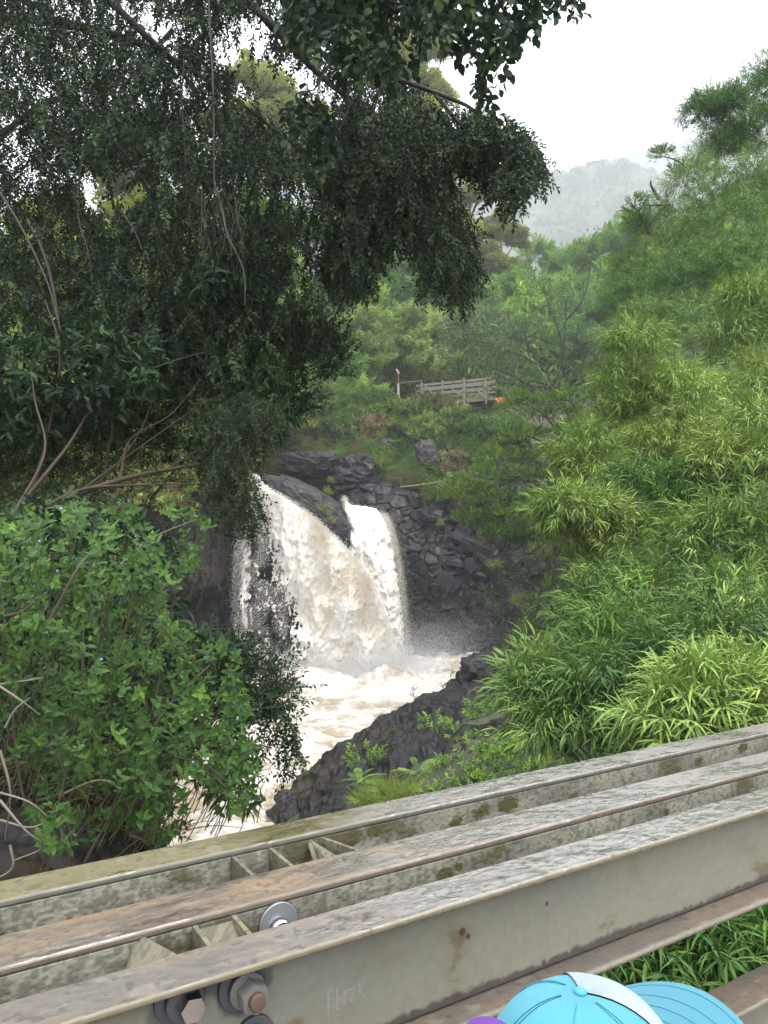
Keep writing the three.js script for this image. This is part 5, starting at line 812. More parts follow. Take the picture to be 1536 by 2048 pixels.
// ---------------------------------------------------------------- far bridge
{
  const d0 = 57.5, d1 = 53.5, wood = std({ color: rgb(0.15, 0.14, 0.105), roughness: 0.85 }), darkWood = std({ color: rgb(0.12, 0.105, 0.08), roughness: 0.85 }), whitePaint = std({ color: rgb(0.3, 0.29, 0.28), roughness: 0.6 });
  const A = P(798, 768, d0), dirX = P(1030, 780, d1).x - A.x, dirZ = -d1 + d0, L = Math.hypot(dirX, dirZ), yaw = Math.atan2(-dirZ, dirX), f0 = 0.37;
  const t = thing('wooden_bridge', 'weathered wooden footbridge with plank railings high above the falls', 'bridge', [A.x, A.y - 1.35, A.z]); t.rotation.y = yaw;
  const box = (name, x0, x1, y0, y1, z0, z1, m) => { const g = new THREE.BoxGeometry(x1 - x0, y1 - y0, z1 - z0); g.translate((x0 + x1) / 2, (y0 + y1) / 2, (z0 + z1) / 2); return put(t, name, g, m); };
  const bar = (name, ax, ay, bx, by, z, w, m) => { const l = Math.hypot(bx - ax, by - ay), g = new THREE.BoxGeometry(l, w, 0.05); g.rotateZ(Math.atan2(by - ay, bx - ax)); g.translate((ax + bx) / 2, (ay + by) / 2, z); return put(t, name, g, m); };
  box('white_post', -0.07, 0.07, -0.3, 1.36, 0.02, 0.16, whitePaint); box('white_rail', -0.07, 1.9, 1.362, 1.42, -0.02, 0.14, wood);
  for (let k = 0; k < 10; k++) box('deck_plank', -1 + k * 0.82, -0.2 + k * 0.82, -0.3, -0.22, -1.5, 0, darkWood);
  box('beam', -1.2, 7.6, -0.5, -0.305, -0.2, 0, darkWood);
  [1.9, 3.55, 5.25, 6.9].forEach((x) => box('post', x - 0.06, x + 0.06, -0.74, 1.3, 0.03, 0.13, wood)); [1.35, 3, 4.6, 6.2].forEach((x) => box('post', x - 0.04, x + 0.04, -0.2, 1.1, -1.5, -1.42, wood));
  for (const z of [-0.02, -1.46]) for (const [y, h] of [[1.0, 0.17], [0.62, 0.13], [0.25, 0.12]]) { const x0 = z < -1 ? 1.3 : 1.4; for (let k = 0; k < 2; k++) box('rail_board', x0 + k * 2.95, x0 + 2.9 + k * 2.95, y + (z < -1 ? 0.06 : 0), y + h + (z < -1 ? 0.06 : 0), z - 0.03, z + 0.02, wood); }
  [[2.1, 1.1, 3.1, 0.0], [4.0, 0.85, 5.0, 0.0], [6.1, 0.4, 7, -0.4], [4.7, -0.1, 5.2, 0.35], [6.6, 0.9, 7.2, 0.0]].forEach(([a, b, c, e]) => bar('brace', a, b, c, e, 0.16, 0.09, wood));
  // red brown sign post beside it
  const s = thing('sign_post', 'rusty red post with a small slanted plate behind the white bridge post', 'post'), b = P(797, 765, 59); put(s, 'post', tube([V(b.x, b.y - 2, b.z), V(b.x, b.y + 0.75, b.z)], 0.05, 0.045, 6, 4), std({ color: rgb(0.16, 0.07, 0.05), roughness: 0.8 })); const pg = new THREE.BoxGeometry(0.14, 0.42, 0.05); pg.rotateZ(0.5); pg.translate(b.x - 0.06, b.y + 0.85, b.z + 0.06); put(s, 'plate', pg, std({ color: rgb(0.4, 0.22, 0.17), roughness: 0.7 }));
  // orange plastic netting bundle on the bridge
  const o = P(1004, 803, 54.1), parts = []; reseed(700); for (let k = 0; k < 9; k++) { const g = new THREE.IcosahedronGeometry(rr(0.1, 0.2), 1); g.scale(rr(1, 1.7), rr(0.5, 0.9), 0.6); g.translate(o.x + rr(-0.3, 0.25), o.y + rr(-0.12, 0.1), o.z + 0.3 + rr(-0.05, 0.05)); parts.push(g); } tag(put(scene, 'safety_netting', merged(parts), std({ color: rgb(0.85, 0.14, 0.04), roughness: 0.6 })), 'crumpled bright orange bundle on the right end of the far bridge', 'netting', null);
  const pole = put(scene, 'bamboo_pole', tube(pxs([[800, 974, 49.6], [845, 969, 49.6], [895, 961, 49.8]]), 0.04, 0.03, 7, 16, 0.1), std({ color: rgb(0.17, 0.14, 0.08), roughness: 0.6 })); tag(pole, 'dry bamboo pole lying across the cliff rim', 'pole', null);
  tag(put(scene, 'drift_pole', tube(pxs([[520, 985, 45.4], [560, 1005, 45.2], [600, 1026, 45]]), 0.09, 0.06, 7, 14, 0.2), std({ color: rgb(0.12, 0.085, 0.06), roughness: 0.5 })), 'brown drift pole lying along the lip of the left fall', 'driftwood', null);
}

// ---------------------------------------------------------------- bridge that one stands on
// local axes of the railing: +x along it to the far right, +z toward the viewer
const RAIL_TURN = 31.8 * Math.PI / 180, TOP = 1.033;
const blot = (s, h, sx, sh, seedN) => fbm(s * sx, h * sh, seedN, 5);
// steel faces: s metres along, h metres across; returns tone, gloss and relief
function steelMaps(fn, W, H, S, Hm, bs = 0.004) {
  const c = dataTex(W, H, (u, v) => fn(u * S, v * Hm).c.map((x) => x * 0.84), true), r = dataTex(W, H, (u, v) => { const q = fn(u * S, v * Hm); return [q.w ?? 0, q.r, 0]; }), b = dataTex(W, H, (u, v) => { const q = fn(u * S, v * Hm); return [q.b, q.b, q.b]; });
  return phy({ map: c, roughnessMap: r, roughness: 1, bumpMap: b, bumpScale: bs, metalness: 0, ...(bs > 0.006 && { clearcoat: 1, clearcoatMap: r, clearcoatRoughness: 0.08 }) });
}
const mix3 = (a, b, t) => [lerp(a[0], b[0], t), lerp(a[1], b[1], t), lerp(a[2], b[2], t)];
const PAINT = [0.23, 0.222, 0.172], SPECK = [0.03, 0.03, 0.026], MOSS = [0.07, 0.062, 0.022], OCHRE = [0.2, 0.128, 0.056], DIRT = [0.105, 0.082, 0.062], LICHEN = [0.32, 0.32, 0.255], GREY = [0.1, 0.095, 0.086];
const topFn = (o) => (s, h) => {
  const n = blot(s, h, 9, 22, o.seed), f = blot(s, h, 70, 90, o.seed + 3), e = blot(s, h, 3, 7, o.seed + 6), g = blot(s, h, 26, 60, o.seed + 9);
  const warm = o.warm(s), wet = clamp(o.wet(s) + (n - 0.5) * 1.6);
  const pale = o.pale ? o.pale(s) : 0; let c = mix3(mix3(GREY, [0.27, 0.268, 0.265], pale * (0.5 + 0.5 * n)), mix3(OCHRE, DIRT, sstep(0.4, 0.6, n)), warm * (0.55 + 0.6 * e)); if (o.moss) c = mix3(c, [0.12, 0.112, 0.045], clamp(o.moss(s) * 0.75) * (1 - pale * 0.8)); c = mix3(c, o.moss ? MOSS : DIRT, sstep(0.48, 0.66, e) * (o.moss ? o.moss(s) : 0.3) * (1 - pale * 0.7));  // pale stands in for the wet sky sheen, put into the base colour
  c = mix3(c, [0.2, 0.178, 0.15], sstep(0.6, 0.75, g) * 0.5); c = mix3(c, SPECK, sstep(0.6, 0.72, f) * 0.55); c = c.map((x) => x * (0.75 + 0.5 * f));
  const ripple = 1 - Math.abs(2 * fbm(s * 34, h * 90, o.seed + 12, 2) - 1), w = sstep(0.34, 0.66, wet) * (1 - 0.55 * sstep(0.72, 0.9, ripple));
  if (o.lip) c = mix3(c, o.lip.map((x) => x * (0.8 + 0.4 * f)), sstep(o.hm * 0.955, o.hm * 0.975, h)); return { c, w, r: lerp(0.62, 0.12, w), b: 0.45 + (f - 0.5) * 0.25 * (1 - w) + (fbm(s * 30, h * 52, o.seed + 15, 2) - 0.5) * 0.9 * w - sstep(0.74, 0.9, ripple) * 0.15 * w };
};
const faceFn = (o) => (s, h) => { // h from 0 (bottom) to the flange
  const n = blot(s, h, 16, 30, o.seed), f = blot(s, h, 130, 150, o.seed + 2), drip = fbm(s * 110, h * 45, o.seed + 4, 4), m = blot(s, h, 9, 16, o.seed + 7);
  let c = mix3(PAINT, LICHEN, sstep(0.4, 0.68, n) * 0.45); c = mix3(c, GREY, sstep(0.36, 0.66, m) * 0.5);
  c = mix3(c, SPECK, sstep(0.55, 0.66, drip * 0.4 + f * 0.6 + o.speck(s) * 0.1) * 0.5); c = mix3(c, MOSS, sstep(0.63, 0.73, m + (o.moss(s) - 0.3) * 0.12 + (f - 0.5) * 0.2) * 0.8);
  for (const [ms, mh, r] of o.patch ?? []) { const q = Math.hypot((s - ms) / r, (h - mh) / (r * 0.75)) + (f - 0.5) * 1.2 + (n - 0.5) * 1.2; c = mix3(c, MOSS, 1 - sstep(0.75, 1.1, q)); }
  return { c: c.map((x) => x * (0.8 + 0.4 * f)), r: 0.62 + 0.2 * f, b: 0.5 + (f - 0.5) * 0.5 + sstep(0.55, 0.66, m) * 0.12 };
};
const scratch = []; // the name scratched in the paint, as strokes of [s, h]
{ const ox = 0.548, oy = 0.055, w = 0.016, h = 0.026, st = (list) => list.forEach((l, k) => l.slice(1).forEach((p, i) => scratch.push([ox + l[i][0] * w, oy + l[i][1] * h, ox + p[0] * w, oy + p[1] * h])));
  st([[[0, -0.5], [0.1, 1]], [[0.1, 1], [0.5, 0.95], [0.45, 0.6], [0.1, 0.55]], [[0.62, 0.0], [0.66, 0.05]], [[1.0, 1], [0.95, -0.1], [1.35, -0.1], [1.4, 0.4], [1.0, 0.42]], [[1.75, 0], [1.72, 0.7]], [[1.75, 0.5], [2.0, 0.75], [2.2, 0.7]], [[2.35, 0.65], [2.8, 0.7], [2.45, 0.05], [3.0, 0.1]], [[3.45, 0.95], [3.5, -0.05]], [[4.0, 1.0], [3.5, 0.45], [4.1, -0.05]]]); }
const webFn = (s, h) => {
  const n = blot(s, h, 5, 8, 61), f = blot(s, h, 110, 110, 63), m = blot(s, h, 14, 22, 66);
  let c = mix3([0.225, 0.225, 0.175], [0.185, 0.19, 0.16], n); c = mix3(c, [0.18, 0.172, 0.12], sstep(0.5, 0.7, m) * 0.5); c = mix3(c, [0.13, 0.09, 0.055], sstep(0.68, 0.76, m + (h < 0.035 ? 0.08 : 0)) * 0.7);
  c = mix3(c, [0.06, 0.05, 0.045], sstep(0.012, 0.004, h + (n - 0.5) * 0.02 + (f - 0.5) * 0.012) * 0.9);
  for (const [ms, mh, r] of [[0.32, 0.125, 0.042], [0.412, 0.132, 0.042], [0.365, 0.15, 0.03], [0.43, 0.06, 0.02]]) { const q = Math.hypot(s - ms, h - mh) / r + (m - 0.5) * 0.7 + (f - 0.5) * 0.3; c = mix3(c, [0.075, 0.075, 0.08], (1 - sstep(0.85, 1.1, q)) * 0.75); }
  for (const [ms, mh, r] of [[0.80, 0.1, 0.007], [0.812, 0.09, 0.005], [0.99, 0.1, 0.004]]) c = mix3(c, [0.07, 0.03, 0.03], 1 - sstep(0.6, 1.2, Math.hypot(s - ms, h - mh) / r));
  let best = 1; for (const [a, b, p, q] of scratch) { const L = (p - a) ** 2 + (q - b) ** 2, t = clamp(((s - a) * (p - a) + (h - b) * (q - b)) / L); best = Math.min(best, Math.hypot(s - a - t * (p - a), h - b - t * (q - b))); }
  c = mix3(c, [0.36, 0.36, 0.32], (1 - sstep(0.0004, 0.0012, best)) * 0.42 * sstep(0.25, 0.5, f + 0.15));
  return { c: c.map((x) => x * (0.9 + 0.2 * f)), r: 0.5 + 0.2 * n, b: 0.5 + (f - 0.5) * 0.12 };
};
const S0 = -1, SL = 5; // textures run 5 m along the rail from s = -1
const lin = (pts) => (s) => table(pts, s);
const shift = (fn) => (s, h) => fn(s + S0, h);
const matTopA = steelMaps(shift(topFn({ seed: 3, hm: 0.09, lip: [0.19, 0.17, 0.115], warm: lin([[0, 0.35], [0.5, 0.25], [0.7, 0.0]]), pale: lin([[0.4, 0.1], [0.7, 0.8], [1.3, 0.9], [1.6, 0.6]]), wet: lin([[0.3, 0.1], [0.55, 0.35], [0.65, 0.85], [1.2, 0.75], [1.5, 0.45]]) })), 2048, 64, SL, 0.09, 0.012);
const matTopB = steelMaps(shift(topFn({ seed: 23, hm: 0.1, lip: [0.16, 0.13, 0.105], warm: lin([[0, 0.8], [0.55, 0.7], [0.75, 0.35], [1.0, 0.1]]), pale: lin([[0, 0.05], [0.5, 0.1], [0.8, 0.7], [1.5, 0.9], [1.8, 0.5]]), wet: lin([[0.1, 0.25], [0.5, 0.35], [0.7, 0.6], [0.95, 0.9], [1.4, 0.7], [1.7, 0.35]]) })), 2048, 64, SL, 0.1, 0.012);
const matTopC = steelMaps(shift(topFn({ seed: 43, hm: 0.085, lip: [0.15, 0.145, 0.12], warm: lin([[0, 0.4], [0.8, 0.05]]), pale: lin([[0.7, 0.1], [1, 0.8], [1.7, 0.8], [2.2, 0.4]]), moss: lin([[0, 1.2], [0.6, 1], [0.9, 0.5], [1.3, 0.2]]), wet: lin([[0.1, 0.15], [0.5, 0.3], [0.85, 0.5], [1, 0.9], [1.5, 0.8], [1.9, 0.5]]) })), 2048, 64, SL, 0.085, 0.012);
const matFaceB = steelMaps(shift(faceFn({ seed: 71, speck: lin([[0, 1.2], [0.5, 1.2], [1.2, 0.6]]), moss: lin([[0, 1.2], [0.35, 1.3], [0.6, 0.4], [1, 0]]), patch: [[0.86, 0.17, 0.02], [0.89, 0.18, 0.01], [1.48, 0.175, 0.014]] })), 2048, 128, SL, 0.205);
const matFaceC = steelMaps(shift(faceFn({ seed: 81, speck: lin([[0, 0.8], [0.6, 1.2], [1, 0.4]]), moss: lin([[0, 1], [0.5, 1.1], [0.8, 0.6], [1.3, 0]]), patch: [[0.78, 0.185, 0.03], [0.84, 0.19, 0.02], [1.05, 0.165, 0.022], [1.12, 0.175, 0.03], [1.2, 0.18, 0.026], [1.9, 0.18, 0.02], [2.1, 0.185, 0.02]] })), 2048, 128, SL, 0.205);
const matWeb = steelMaps(shift(webFn), 2048, 160, SL, 0.16);
const matLow = steelMaps(shift(topFn({ seed: 93, hm: 0.09, lip: [0.19, 0.18, 0.145], warm: () => 0.35, wet: () => 0.02 })), 1024, 64, SL, 0.09);
const edgeSteel = std({ color: rgb(0.17, 0.16, 0.115), roughness: 0.55 }), underSteel = std({ color: rgb(0.2, 0.2, 0.16), roughness: 0.7 });
const railing = thing('bridge_railing', 'weathered grey steel bridge rail of three parallel wet beams in the foreground', 'railing'); railing.rotation.y = RAIL_TURN;
const X0 = -2.2, X1 = 6.5;
// rounded steel bar of rectangular section along x with uv in metres on its wide faces
function steelBar(parent, name, y0, y1, z0, z1, m, face, r = 0.004, x0 = X0, x1 = X1) {
  const nx = 60, sec = [], add = (cy, cz, a0) => { for (let k = 0; k <= 3; k++) { const a = a0 + k / 3 * Math.PI / 2; sec.push([cy + Math.sin(a) * r, cz + Math.cos(a) * r]); } };
  add(y1 - r, z1 - r, 0); add(y1 - r, z0 + r, Math.PI / 2); add(y0 + r, z0 + r, Math.PI); add(y0 + r, z1 - r, Math.PI * 1.5); sec.push(sec[0]);
  const pos = [], uv = [], idx = [], W = sec.length;
  for (let i = 0; i <= nx; i++) { const x = lerp(x0, x1, i / nx); for (const [y, z] of sec) { pos.push(x, y, z); uv.push((x - S0) / SL, face === 'top' ? (z - z0) / (z1 - z0) * 0.98 + 0.01 : (y - y0) / (y1 - y0) * 0.98 + 0.01); } }
  for (let i = 0; i < nx; i++) for (let j = 0; j < W - 1; j++) { const a = i * W + j; idx.push(a, a + W, a + 1, a + 1, a + W, a + W + 1); }
  for (const i of [0, nx]) { const b = i * W; for (let j = 1; j < W - 2; j++) idx.push(b, b + j, b + j + 1); }
  return put(parent, name, geoOf(pos, idx, null, uv), m);
}
const Y1 = TOP, FT = 0.011, HB = 0.205;
// nearest beam, an I section open to the viewer
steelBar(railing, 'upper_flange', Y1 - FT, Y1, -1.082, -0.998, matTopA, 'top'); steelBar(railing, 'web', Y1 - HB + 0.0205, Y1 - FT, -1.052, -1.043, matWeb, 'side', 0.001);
{ // lower flange, thinner toward its lip
  const m = steelBar(railing, 'lower_flange', Y1 - HB, Y1 - HB + 0.018, -1.095, -0.998, matLow, 'top', 0.006); const p = m.geometry.attributes.position; for (let i = 0; i < p.count; i++) if (p.getY(i) > Y1 - HB + 0.009) p.setY(i, p.getY(i) + 0.003 - (p.getZ(i) + 1.045) * 0.1 * (p.getZ(i) > -1.045 ? 1.6 : -1)); m.geometry.computeVertexNormals();
}
// middle and far beams, channels with their web toward the viewer
for (const [zf, zb, mt, mf] of [[-1.170, -1.268, matTopB, matFaceB], [-1.388, -1.470, matTopC, matFaceC]]) {
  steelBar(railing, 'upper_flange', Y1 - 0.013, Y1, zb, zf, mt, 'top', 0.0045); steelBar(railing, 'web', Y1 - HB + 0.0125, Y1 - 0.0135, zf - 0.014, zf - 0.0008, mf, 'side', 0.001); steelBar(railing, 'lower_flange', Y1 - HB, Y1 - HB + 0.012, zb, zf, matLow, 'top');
}
// plates that tie the beams together
const plateMat = matFaceB.clone(); plateMat.map = matFaceB.map.clone(); plateMat.map.repeat.set(1, 1); plateMat.color = rgb(0.62, 0.6, 0.5);
const quadPlate = (name, pts, th, m) => { // pts [x, y, z] x4 in order; thin slab
  const a = pts.map((p) => V(...p)), n = V().crossVectors(V().subVectors(a[1], a[0]), V().subVectors(a[2], a[0])).normalize().multiplyScalar(th / 2), pos = [], uv = [], k = a.length, idx = [];
  for (const s of [1, -1]) a.forEach((p) => { pos.push(p.x + n.x * s, p.y + n.y * s, p.z + n.z * s); uv.push((p.x + p.z - S0 + 1.4) / SL, (p.y - Y1 + HB) / HB); });
  for (let i = 1; i < k - 1; i++) idx.push(0, i, i + 1, k, k + i + 1, k + i); for (let i = 0; i < k; i++) { const j = (i + 1) % k; idx.push(i, k + i, j, j, k + i, k + j); }
  const g = geoOf(pos, idx, null, uv).toNonIndexed(); g.computeVertexNormals(); return put(railing, name, g, m ?? plateMat);
};
const zA = -1.083, zB = -1.1725, zBb = -1.269, zC = -1.3905, yl = Y1 - 0.012;
for (const x of [0.386, 0.448]) quadPlate('tie_plate', [[x, yl, zA], [x, yl, zB], [x, Y1 - 0.18, zB], [x, Y1 - 0.18, zA]], 0.007);
quadPlate('tie_plate', [[0.388, Y1 - 0.055, zA - 0.01], [0.446, Y1 - 0.055, zA - 0.01], [0.446, Y1 - 0.02, zB + 0.006], [0.388, Y1 - 0.02, zB + 0.006]], 0.006);
quadPlate('gusset', [[0.295, Y1 - 0.02, zB], [0.312, Y1 - 0.012, zB], [0.365, Y1 - 0.03, zA], [0.27, Y1 - 0.06, zA], [0.24, Y1 - 0.09, zA]], 0.008);
for (const x of [0.53, 0.605]) quadPlate('tie_plate', [[x, yl, zBb], [x, yl, zC], [x, Y1 - 0.18, zC], [x, Y1 - 0.18, zBb]], 0.007);
quadPlate('gusset', [[0.69, Y1 - 0.014, zC], [0.72, Y1 - 0.03, zBb], [0.70, Y1 - 0.05, zBb], [0.685, Y1 - 0.03, zC]], 0.007); quadPlate('gusset', [[0.688, Y1 - 0.016, zC + 0.001], [0.655, Y1 - 0.05, zBb], [0.67, Y1 - 0.07, zBb], [0.692, Y1 - 0.04, zC + 0.001]], 0.007);
quadPlate('tie_plate', [[0.715, Y1 - 0.014, zC], [0.765, Y1 - 0.02, zBb], [0.765, Y1 - 0.1, zBb], [0.715, Y1 - 0.1, zC]], 0.007);
// bolts
const galv = std({ color: rgb(0.3, 0.315, 0.33), roughness: 0.38, metalness: 0.55 }), rubber = std({ color: rgb(0.06, 0.062, 0.068), roughness: 0.7 }), rust = std({ color: rgb(0.095, 0.062, 0.045), roughness: 0.8, metalness: 0.2 }), dullZinc = std({ color: rgb(0.15, 0.148, 0.14), roughness: 0.55, metalness: 0.3 }), chrome = std({ color: rgb(0.5, 0.51, 0.53), roughness: 0.12, metalness: 1 });
const disc = (r, th, x, y, z, seg = 28, b = 0.15) => { const g = new THREE.LatheGeometry([[0, 0], [r, 0], [r, th * (1 - b)], [r - th * b, th], [0, th]].map((p) => new THREE.Vector2(...p)), seg); g.rotateX(Math.PI / 2); g.translate(x, y, z); return g.deleteAttribute('uv'); };
{
  const zw = -1.0432, b1 = put(railing, 'bolt', disc(0.035, 0.007, 0.324, 0.996, zw), rubber); put(b1, 'bolt_head', (() => { const g = new THREE.CylinderGeometry(0.017, 0.02, 0.02, 6, 1); g.rotateX(Math.PI / 2); g.rotateZ(0.4); g.translate(0.332, 0.993, zw + 0.028); const h = g.toNonIndexed(); h.computeVertexNormals(); return h; })(), chrome); put(b1, 'collar', disc(0.026, 0.0115, 0.328, 0.994, zw + 0.0068), rubber);
  const b2 = put(railing, 'bolt', disc(0.035, 0.007, 0.412, 0.986, zw), rubber); put(b2, 'collar', disc(0.0255, 0.0105, 0.415, 0.983, zw + 0.0068), dullZinc);
  put(b2, 'nut', (() => { const g = new THREE.CylinderGeometry(0.0205, 0.0215, 0.022, 6, 1); g.rotateX(Math.PI / 2); g.rotateZ(0.15); g.translate(0.418, 0.981, zw + 0.0283); const h = g.toNonIndexed(); h.computeVertexNormals(); return h; })(), dullZinc); put(b2, 'bolt_end', disc(0.0115, 0.01, 0.418, 0.981, zw + 0.039), rust);
  const b3 = put(railing, 'bolt', disc(0.03, 0.008, 0.43, 0.91, zw), rubber); put(b3, 'nut', disc(0.022, 0.016, 0.432, 0.909, zw + 0.0078, 6), dullZinc);
  const w = put(railing, 'washer', disc(0.033, 0.006, 0.522, 0.992, -1.168, 36), galv); put(w, 'bolt_head', disc(0.018, 0.014, 0.522, 0.984, -1.1622, 30, 0.3), chrome);
}
// lower rail, the corner of which shows at the right
const lower = thing('lower_rail', 'mossy grey lower bridge rail at the bottom right corner', 'rail'); lower.rotation.y = RAIL_TURN;
steelBar(lower, 'upper_flange', 0.63, 0.642, -1.075, -0.99, matLow, 'top'); steelBar(lower, 'web', 0.475, 0.6295, -1.045, -1.035, matWeb, 'side', 0.001); steelBar(lower, 'lower_flange', 0.463, 0.4745, -1.075, -0.99, matLow, 'top');
{ const g = new THREE.BoxGeometry(0.055, 0.1, 0.001); g.translate(1.36, 0.575, -1.0335); put(lower, 'white_plate', g, std({ color: rgb(0.66, 0.66, 0.68), roughness: 0.5 })); }
{ // the deck one stands on
  const deck = thing('bridge_deck', 'timber deck of the bridge behind the rail', null, [0, 0, 0], null, 'structure'); deck.rotation.y = RAIL_TURN; const m = std({ color: rgb(0.16, 0.13, 0.1), roughness: 0.85 });
  for (let k = 0; k < 36; k++) { const g = new THREE.BoxGeometry(0.22, 0.06, 3.4); g.translate(-2.2 + k * 0.235, -0.03, 0.75); put(deck, 'plank', g, m); }
}

// ---------------------------------------------------------------- the child
{
  const C = P(1162, 2099, 0.83), F = V(0.80, 0, -0.60).normalize(), Rt = V().crossVectors(F, UP).normalize(), fy = Math.atan2(F.x, F.z);
  const child = thing('person', 'child in a turquoise cap with white front and a purple jacket at the rail', 'person', [C.x, 0, C.z]); child.rotation.y = fy; // local +z is where the child looks
  const hy = C.y - 0.075; // centre of the head
  const cap = (a, b, ra, rb) => ({ a: V(...a), b: V(...b), ra, rb });
  const body = [cap([0, hy, 0.005], [0, hy + 0.02, -0.008], 0.083, 0.086), cap([0, hy - 0.06, 0.03], [0, hy - 0.03, 0.03], 0.05, 0.06), cap([0, hy - 0.13, -0.01], [0, hy - 0.05, 0], 0.042, 0.042), cap([0, hy - 0.2, 0], [0, hy - 0.42, 0], 0.095, 0.09), cap([-0.1, hy - 0.17, 0], [0.1, hy - 0.17, 0], 0.05, 0.05), cap([0, hy - 0.5, 0], [0, hy - 0.46, 0], 0.1, 0.1), cap([0, hy - 0.012, 0.088], [0, hy - 0.03, 0.096], 0.009, 0.013), cap([-0.083, hy - 0.015, 0], [-0.086, hy - 0.03, 0], 0.016, 0.012), cap([0.083, hy - 0.015, 0], [0.086, hy - 0.03, 0], 0.016, 0.012)];
  const arms2 = []; for (const s of [-1, 1]) { arms2.push(cap([s * 0.125, hy - 0.17, 0], [s * 0.16, hy - 0.34, -0.01], 0.04, 0.034), cap([s * 0.16, hy - 0.34, -0.01], [s * 0.15, hy - 0.47, 0.09], 0.033, 0.025)); body.push(...arms2.slice(-2), cap([s * 0.15, hy - 0.475, 0.095], [s * 0.148, hy - 0.515, 0.125], 0.024, 0.021)); for (let f = 0; f < 4; f++) body.push(cap([s * (0.135 + f * 0.0105), hy - 0.525, 0.13], [s * (0.133 + f * 0.011), hy - 0.56 + (f === 0 || f === 3 ? 0.008 : 0), 0.138], 0.0072, 0.006)); body.push(cap([s * 0.132, hy - 0.5, 0.12], [s * 0.115, hy - 0.53, 0.14], 0.008, 0.007)); body.push(cap([s * 0.06, hy - 0.52, 0], [s * 0.065, 0.3, 0.015], 0.068, 0.048), cap([s * 0.065, 0.3, 0.015], [s * 0.068, 0.06, -0.01], 0.046, 0.032), cap([s * 0.068, 0.035, -0.02], [s * 0.072, 0.028, 0.1], 0.032, 0.026)); }
  const smin = (a, b, k) => { const h = Math.max(k - Math.abs(a - b), 0) / k; return Math.min(a, b) - h * h * k * 0.25; };
  const dist = (list, x, y, z, grow, k) => { let d = 9; for (const c of list) { const bx = c.b.x - c.a.x, by = c.b.y - c.a.y, bz = c.b.z - c.a.z, t = clamp(((x - c.a.x) * bx + (y - c.a.y) * by + (z - c.a.z) * bz) / (bx * bx + by * by + bz * bz)); d = smin(d, Math.hypot(x - c.a.x - bx * t, y - c.a.y - by * t, z - c.a.z - bz * t) - lerp(c.ra, c.rb, t) - grow, Math.min(k, lerp(c.ra, c.rb, t))); } return d; };
  const meshOf = (list, cx, cy, cz, half, res, grow, k) => { const mc = new MarchingCubes(res, new THREE.MeshStandardMaterial(), false, false, 120000), n = res; mc.isolation = 0; for (let z = 0; z < n; z++) for (let y = 0; y < n; y++) for (let x = 0; x < n; x++) mc.field[x + y * n + z * n * n] = -dist(list, cx + (x - n / 2) / (n / 2) * half, cy + (y - n / 2) / (n / 2) * half, cz + (z - n / 2) / (n / 2) * half, grow, k); mc.update(); const g = new THREE.BufferGeometry(), c = mc.count; g.setAttribute('position', new THREE.Float32BufferAttribute(mc.positionArray.slice(0, c * 3), 3)); g.scale(half, half, half); g.translate(cx, cy, cz); const w = mergeVertices(g, 1e-5); w.computeVertexNormals(); return w; };
  put(child, 'body', meshOf(body, 0, 0.55, 0, 0.62, 110, 0, 0.03), std({ color: rgb(0.5, 0.32, 0.23), roughness: 0.55 }));
  const purple = phy({ color: rgb(0.07, 0.018, 0.16), roughness: 0.75, sheen: 0.4, sheenColor: rgb(0.3, 0.15, 0.5) });
  const coat = [cap([0, hy - 0.2, 0], [0, hy - 0.5, 0], 0.1, 0.11), cap([-0.1, hy - 0.17, 0], [0.1, hy - 0.17, 0], 0.052, 0.052), ...arms2, cap([0, hy - 0.1, -0.03], [0, hy - 0.15, -0.02], 0.06, 0.075), cap([-0.045, hy - 0.075, -0.088], [0.045, hy - 0.075, -0.088], 0.038, 0.038), cap([0, hy - 0.02, -0.11], [0, hy - 0.08, -0.1], 0.03, 0.04), cap([-0.004, hy + 0.105, -0.118], [0.022, hy + 0.105, -0.118], 0.017, 0.017), cap([0.01, hy + 0.098, -0.118], [0, hy - 0.1, -0.1], 0.021, 0.04)];
  put(child, 'jacket', meshOf(coat, 0, hy - 0.17, 0, 0.38, 76, 0.012, 0.05), purple);
  const trousers = body.filter((c) => c.a.y < hy - 0.44 && c.ra > 0.04 && Math.abs(c.a.x) < 0.1); put(child, 'trousers', meshOf(trousers, 0, 0.28, 0, 0.38, 64, 0.008, 0.03), std({ color: rgb(0.03, 0.035, 0.06), roughness: 0.8 }));
  // cap: crown of six panels, white ones at the front, and an arched brim
  const cy0 = hy + 0.012, RX = 0.107, RZ = 0.119, RY = 0.121, cloth = (r, g, b) => phy({ color: rgb(r, g, b), roughness: 0.8, sheen: 0.3, sheenColor: rgb(0.6, 0.8, 0.9), bumpMap: weave, bumpScale: 0.0009 });
  const weave = dataTex(128, 128, (u, v, x, y) => { const k = 0.5 + 0.3 * Math.sin(x * 1.571) * Math.sin(y * 1.571) + (hash(x, y, 3) - 0.5) * 0.3; return [k, k, k]; }); weave.repeat.set(6, 6);
  const teal = cloth(0.04, 0.22, 0.285), white = cloth(0.26, 0.31, 0.335), brimMat = cloth(0.038, 0.17, 0.235), thread = std({ color: rgb(0.025, 0.15, 0.22), roughness: 0.8 });
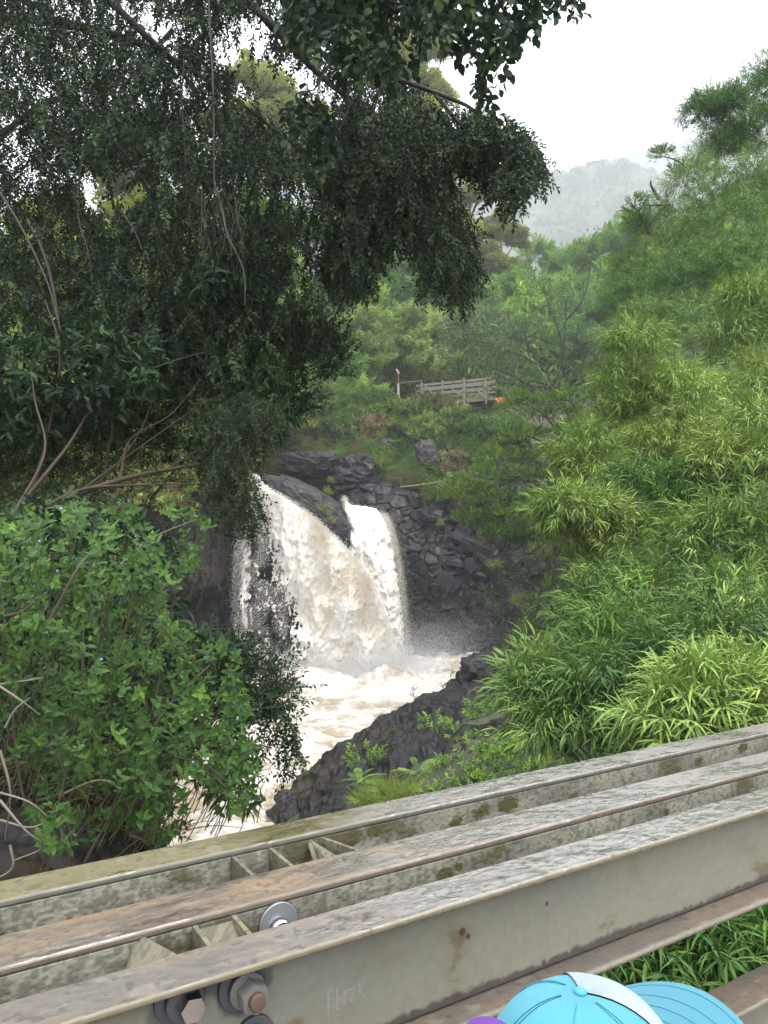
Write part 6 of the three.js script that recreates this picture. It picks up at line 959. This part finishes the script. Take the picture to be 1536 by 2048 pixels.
  const shell = (a0, a1, grow, e1 = Math.PI / 2) => { const pos = [], idx = [], uv = [], n = 20, m = 16; for (let j = 0; j <= m; j++) for (let i = 0; i <= n; i++) { const a = lerp(a0, a1, i / n), e = lerp(-0.12, e1, j / m), seam = 1 - 0.012 * Math.abs(Math.sin(3 * a)) ** 8, ce = Math.cos(e) ** 0.8; pos.push(Math.sin(a) * ce * (RX + grow) * seam, cy0 + Math.sin(e) * (RY + grow) * (e < 0 ? 1 : 1), Math.cos(a) * ce * (RZ + grow) * seam); uv.push(i / n, j / m); } for (let j = 0; j < m; j++) for (let i = 0; i < n; i++) { const b = j * (n + 1) + i; idx.push(b, b + 1, b + n + 1, b + 1, b + n + 2, b + n + 1); } return geoOf(pos, idx, null, uv); };
  const capo = put(child, 'cap', merged([shell(1.0, Math.PI * 2 - 1.0, 0)]), teal); put(capo, 'front_panel', shell(-1.02, 1.02, 0.002), white);
  const arcLine = (a, e0, e1, g, da = 0) => { const l = []; for (let k = 0; k <= 14; k++) { const e = lerp(e0, e1, k / 14), ce = Math.cos(e) ** 0.8, b = a + da * Math.sin(k / 14 * 3.14); l.push(V(Math.sin(b) * ce * (RX + g), cy0 + Math.sin(e) * (RY + g), Math.cos(b) * ce * (RZ + g))); } return tube(l, 0.00045, 0.00045, 4, 24); };
  put(capo, 'stitching', merged([1.55, 1.63, 2.6, 2.68, -1.55, -1.63, -2.6].map((a) => arcLine(a, 0.0, 1.45, 0.0004, 0.1))), thread);
  put(capo, 'piping', arcLine(Math.PI - 0.35, -0.1, 0.9, 0.002, -0.1), white); put(capo, 'button', (() => { const g = new THREE.SphereGeometry(0.007, 12, 8); g.scale(1, 0.6, 1); g.translate(0, cy0 + RY + 0.001, 0); return g.deleteAttribute('uv'); })(), teal);
  const brim = (grow, th) => { const pos = [], idx = [], uv = [], n = 28, m = 12; for (const up of [th, 0]) for (let j = 0; j <= m; j++) for (let i = 0; i <= n; i++) { const a = lerp(-1.18, 1.18, i / n), t = j / m, ext = 0.118 * Math.cos(a * 0.92) ** 0.55, q = t * ext, x = Math.sin(a) * (RX + 0.004 + q * 0.45) , z = Math.cos(a) * RZ * 0.985 + q + grow * 0; pos.push(x, cy0 - 0.006 + up + 0.028 * (1 - (x / 0.115) ** 2) * (0.4 + t * 0.9) - 0.012 * t + 0.02 * t, z); uv.push(i / n, j / m); } const s = (n + 1) * (m + 1); for (let b = 0; b < 2; b++) for (let j = 0; j < m; j++) for (let i = 0; i < n; i++) { const k = b * s + j * (n + 1) + i; b ? idx.push(k, k + 1, k + n + 1, k + 1, k + n + 2, k + n + 1) : idx.push(k, k + n + 1, k + 1, k + 1, k + n + 1, k + n + 2); } for (let i = 0; i < n; i++) { const k = m * (n + 1) + i; idx.push(k, k + s, k + 1, k + 1, k + s, k + s + 1); } for (let j = 0; j < m; j++) for (const i of [0, n]) { const k = j * (n + 1) + i; idx.push(k, k + n + 1, k + s, k + n + 1, k + n + 1 + s, k + s); } return geoOf(pos, idx, null, uv); };
  const br = put(capo, 'brim', brim(0, 0.004), brimMat);
  const arcs = []; for (const t of [0.3, 0.45, 0.6, 0.75, 0.93]) { const l = []; for (let i = 0; i <= 24; i++) { const a = lerp(-1.1, 1.1, i / 24), ext = 0.118 * Math.cos(a * 0.92) ** 0.55, q = t * ext, x = Math.sin(a) * (RX + 0.004 + q * 0.45); l.push(V(x, cy0 - 0.006 + 0.0043 + 0.028 * (1 - (x / 0.115) ** 2) * (0.4 + t * 0.9) + 0.008 * t, Math.cos(a) * RZ * 0.985 + q)); } arcs.push(tube(l, 0.0006, 0.0006, 4, 40)); } put(capo, 'brim_stitching', merged(arcs), thread);
  const hair = std({ color: rgb(0.05, 0.03, 0.02), roughness: 0.7 }); put(child, 'hair', (() => { const g = new THREE.SphereGeometry(0.0905, 28, 20, 0, Math.PI * 2, 0, 1.95); g.rotateX(-0.45); g.translate(0, hy + 0.005, -0.004); return g.deleteAttribute('uv'); })(), hair);
  for (const s of [-1, 1]) { const e = new THREE.SphereGeometry(0.011, 14, 10); e.translate(s * 0.033, hy - 0.002, 0.079); put(child, 'eye', e.deleteAttribute('uv'), std({ color: rgb(0.1, 0.06, 0.04), roughness: 0.2 })); }
  const mo = new THREE.SphereGeometry(0.016, 14, 8); mo.scale(1.2, 0.32, 0.4); mo.translate(0, hy - 0.055, 0.085); put(child, 'mouth', mo.deleteAttribute('uv'), std({ color: rgb(0.4, 0.16, 0.14), roughness: 0.5 })); void br; void Rt;
}
renderer.render(scene, camera);
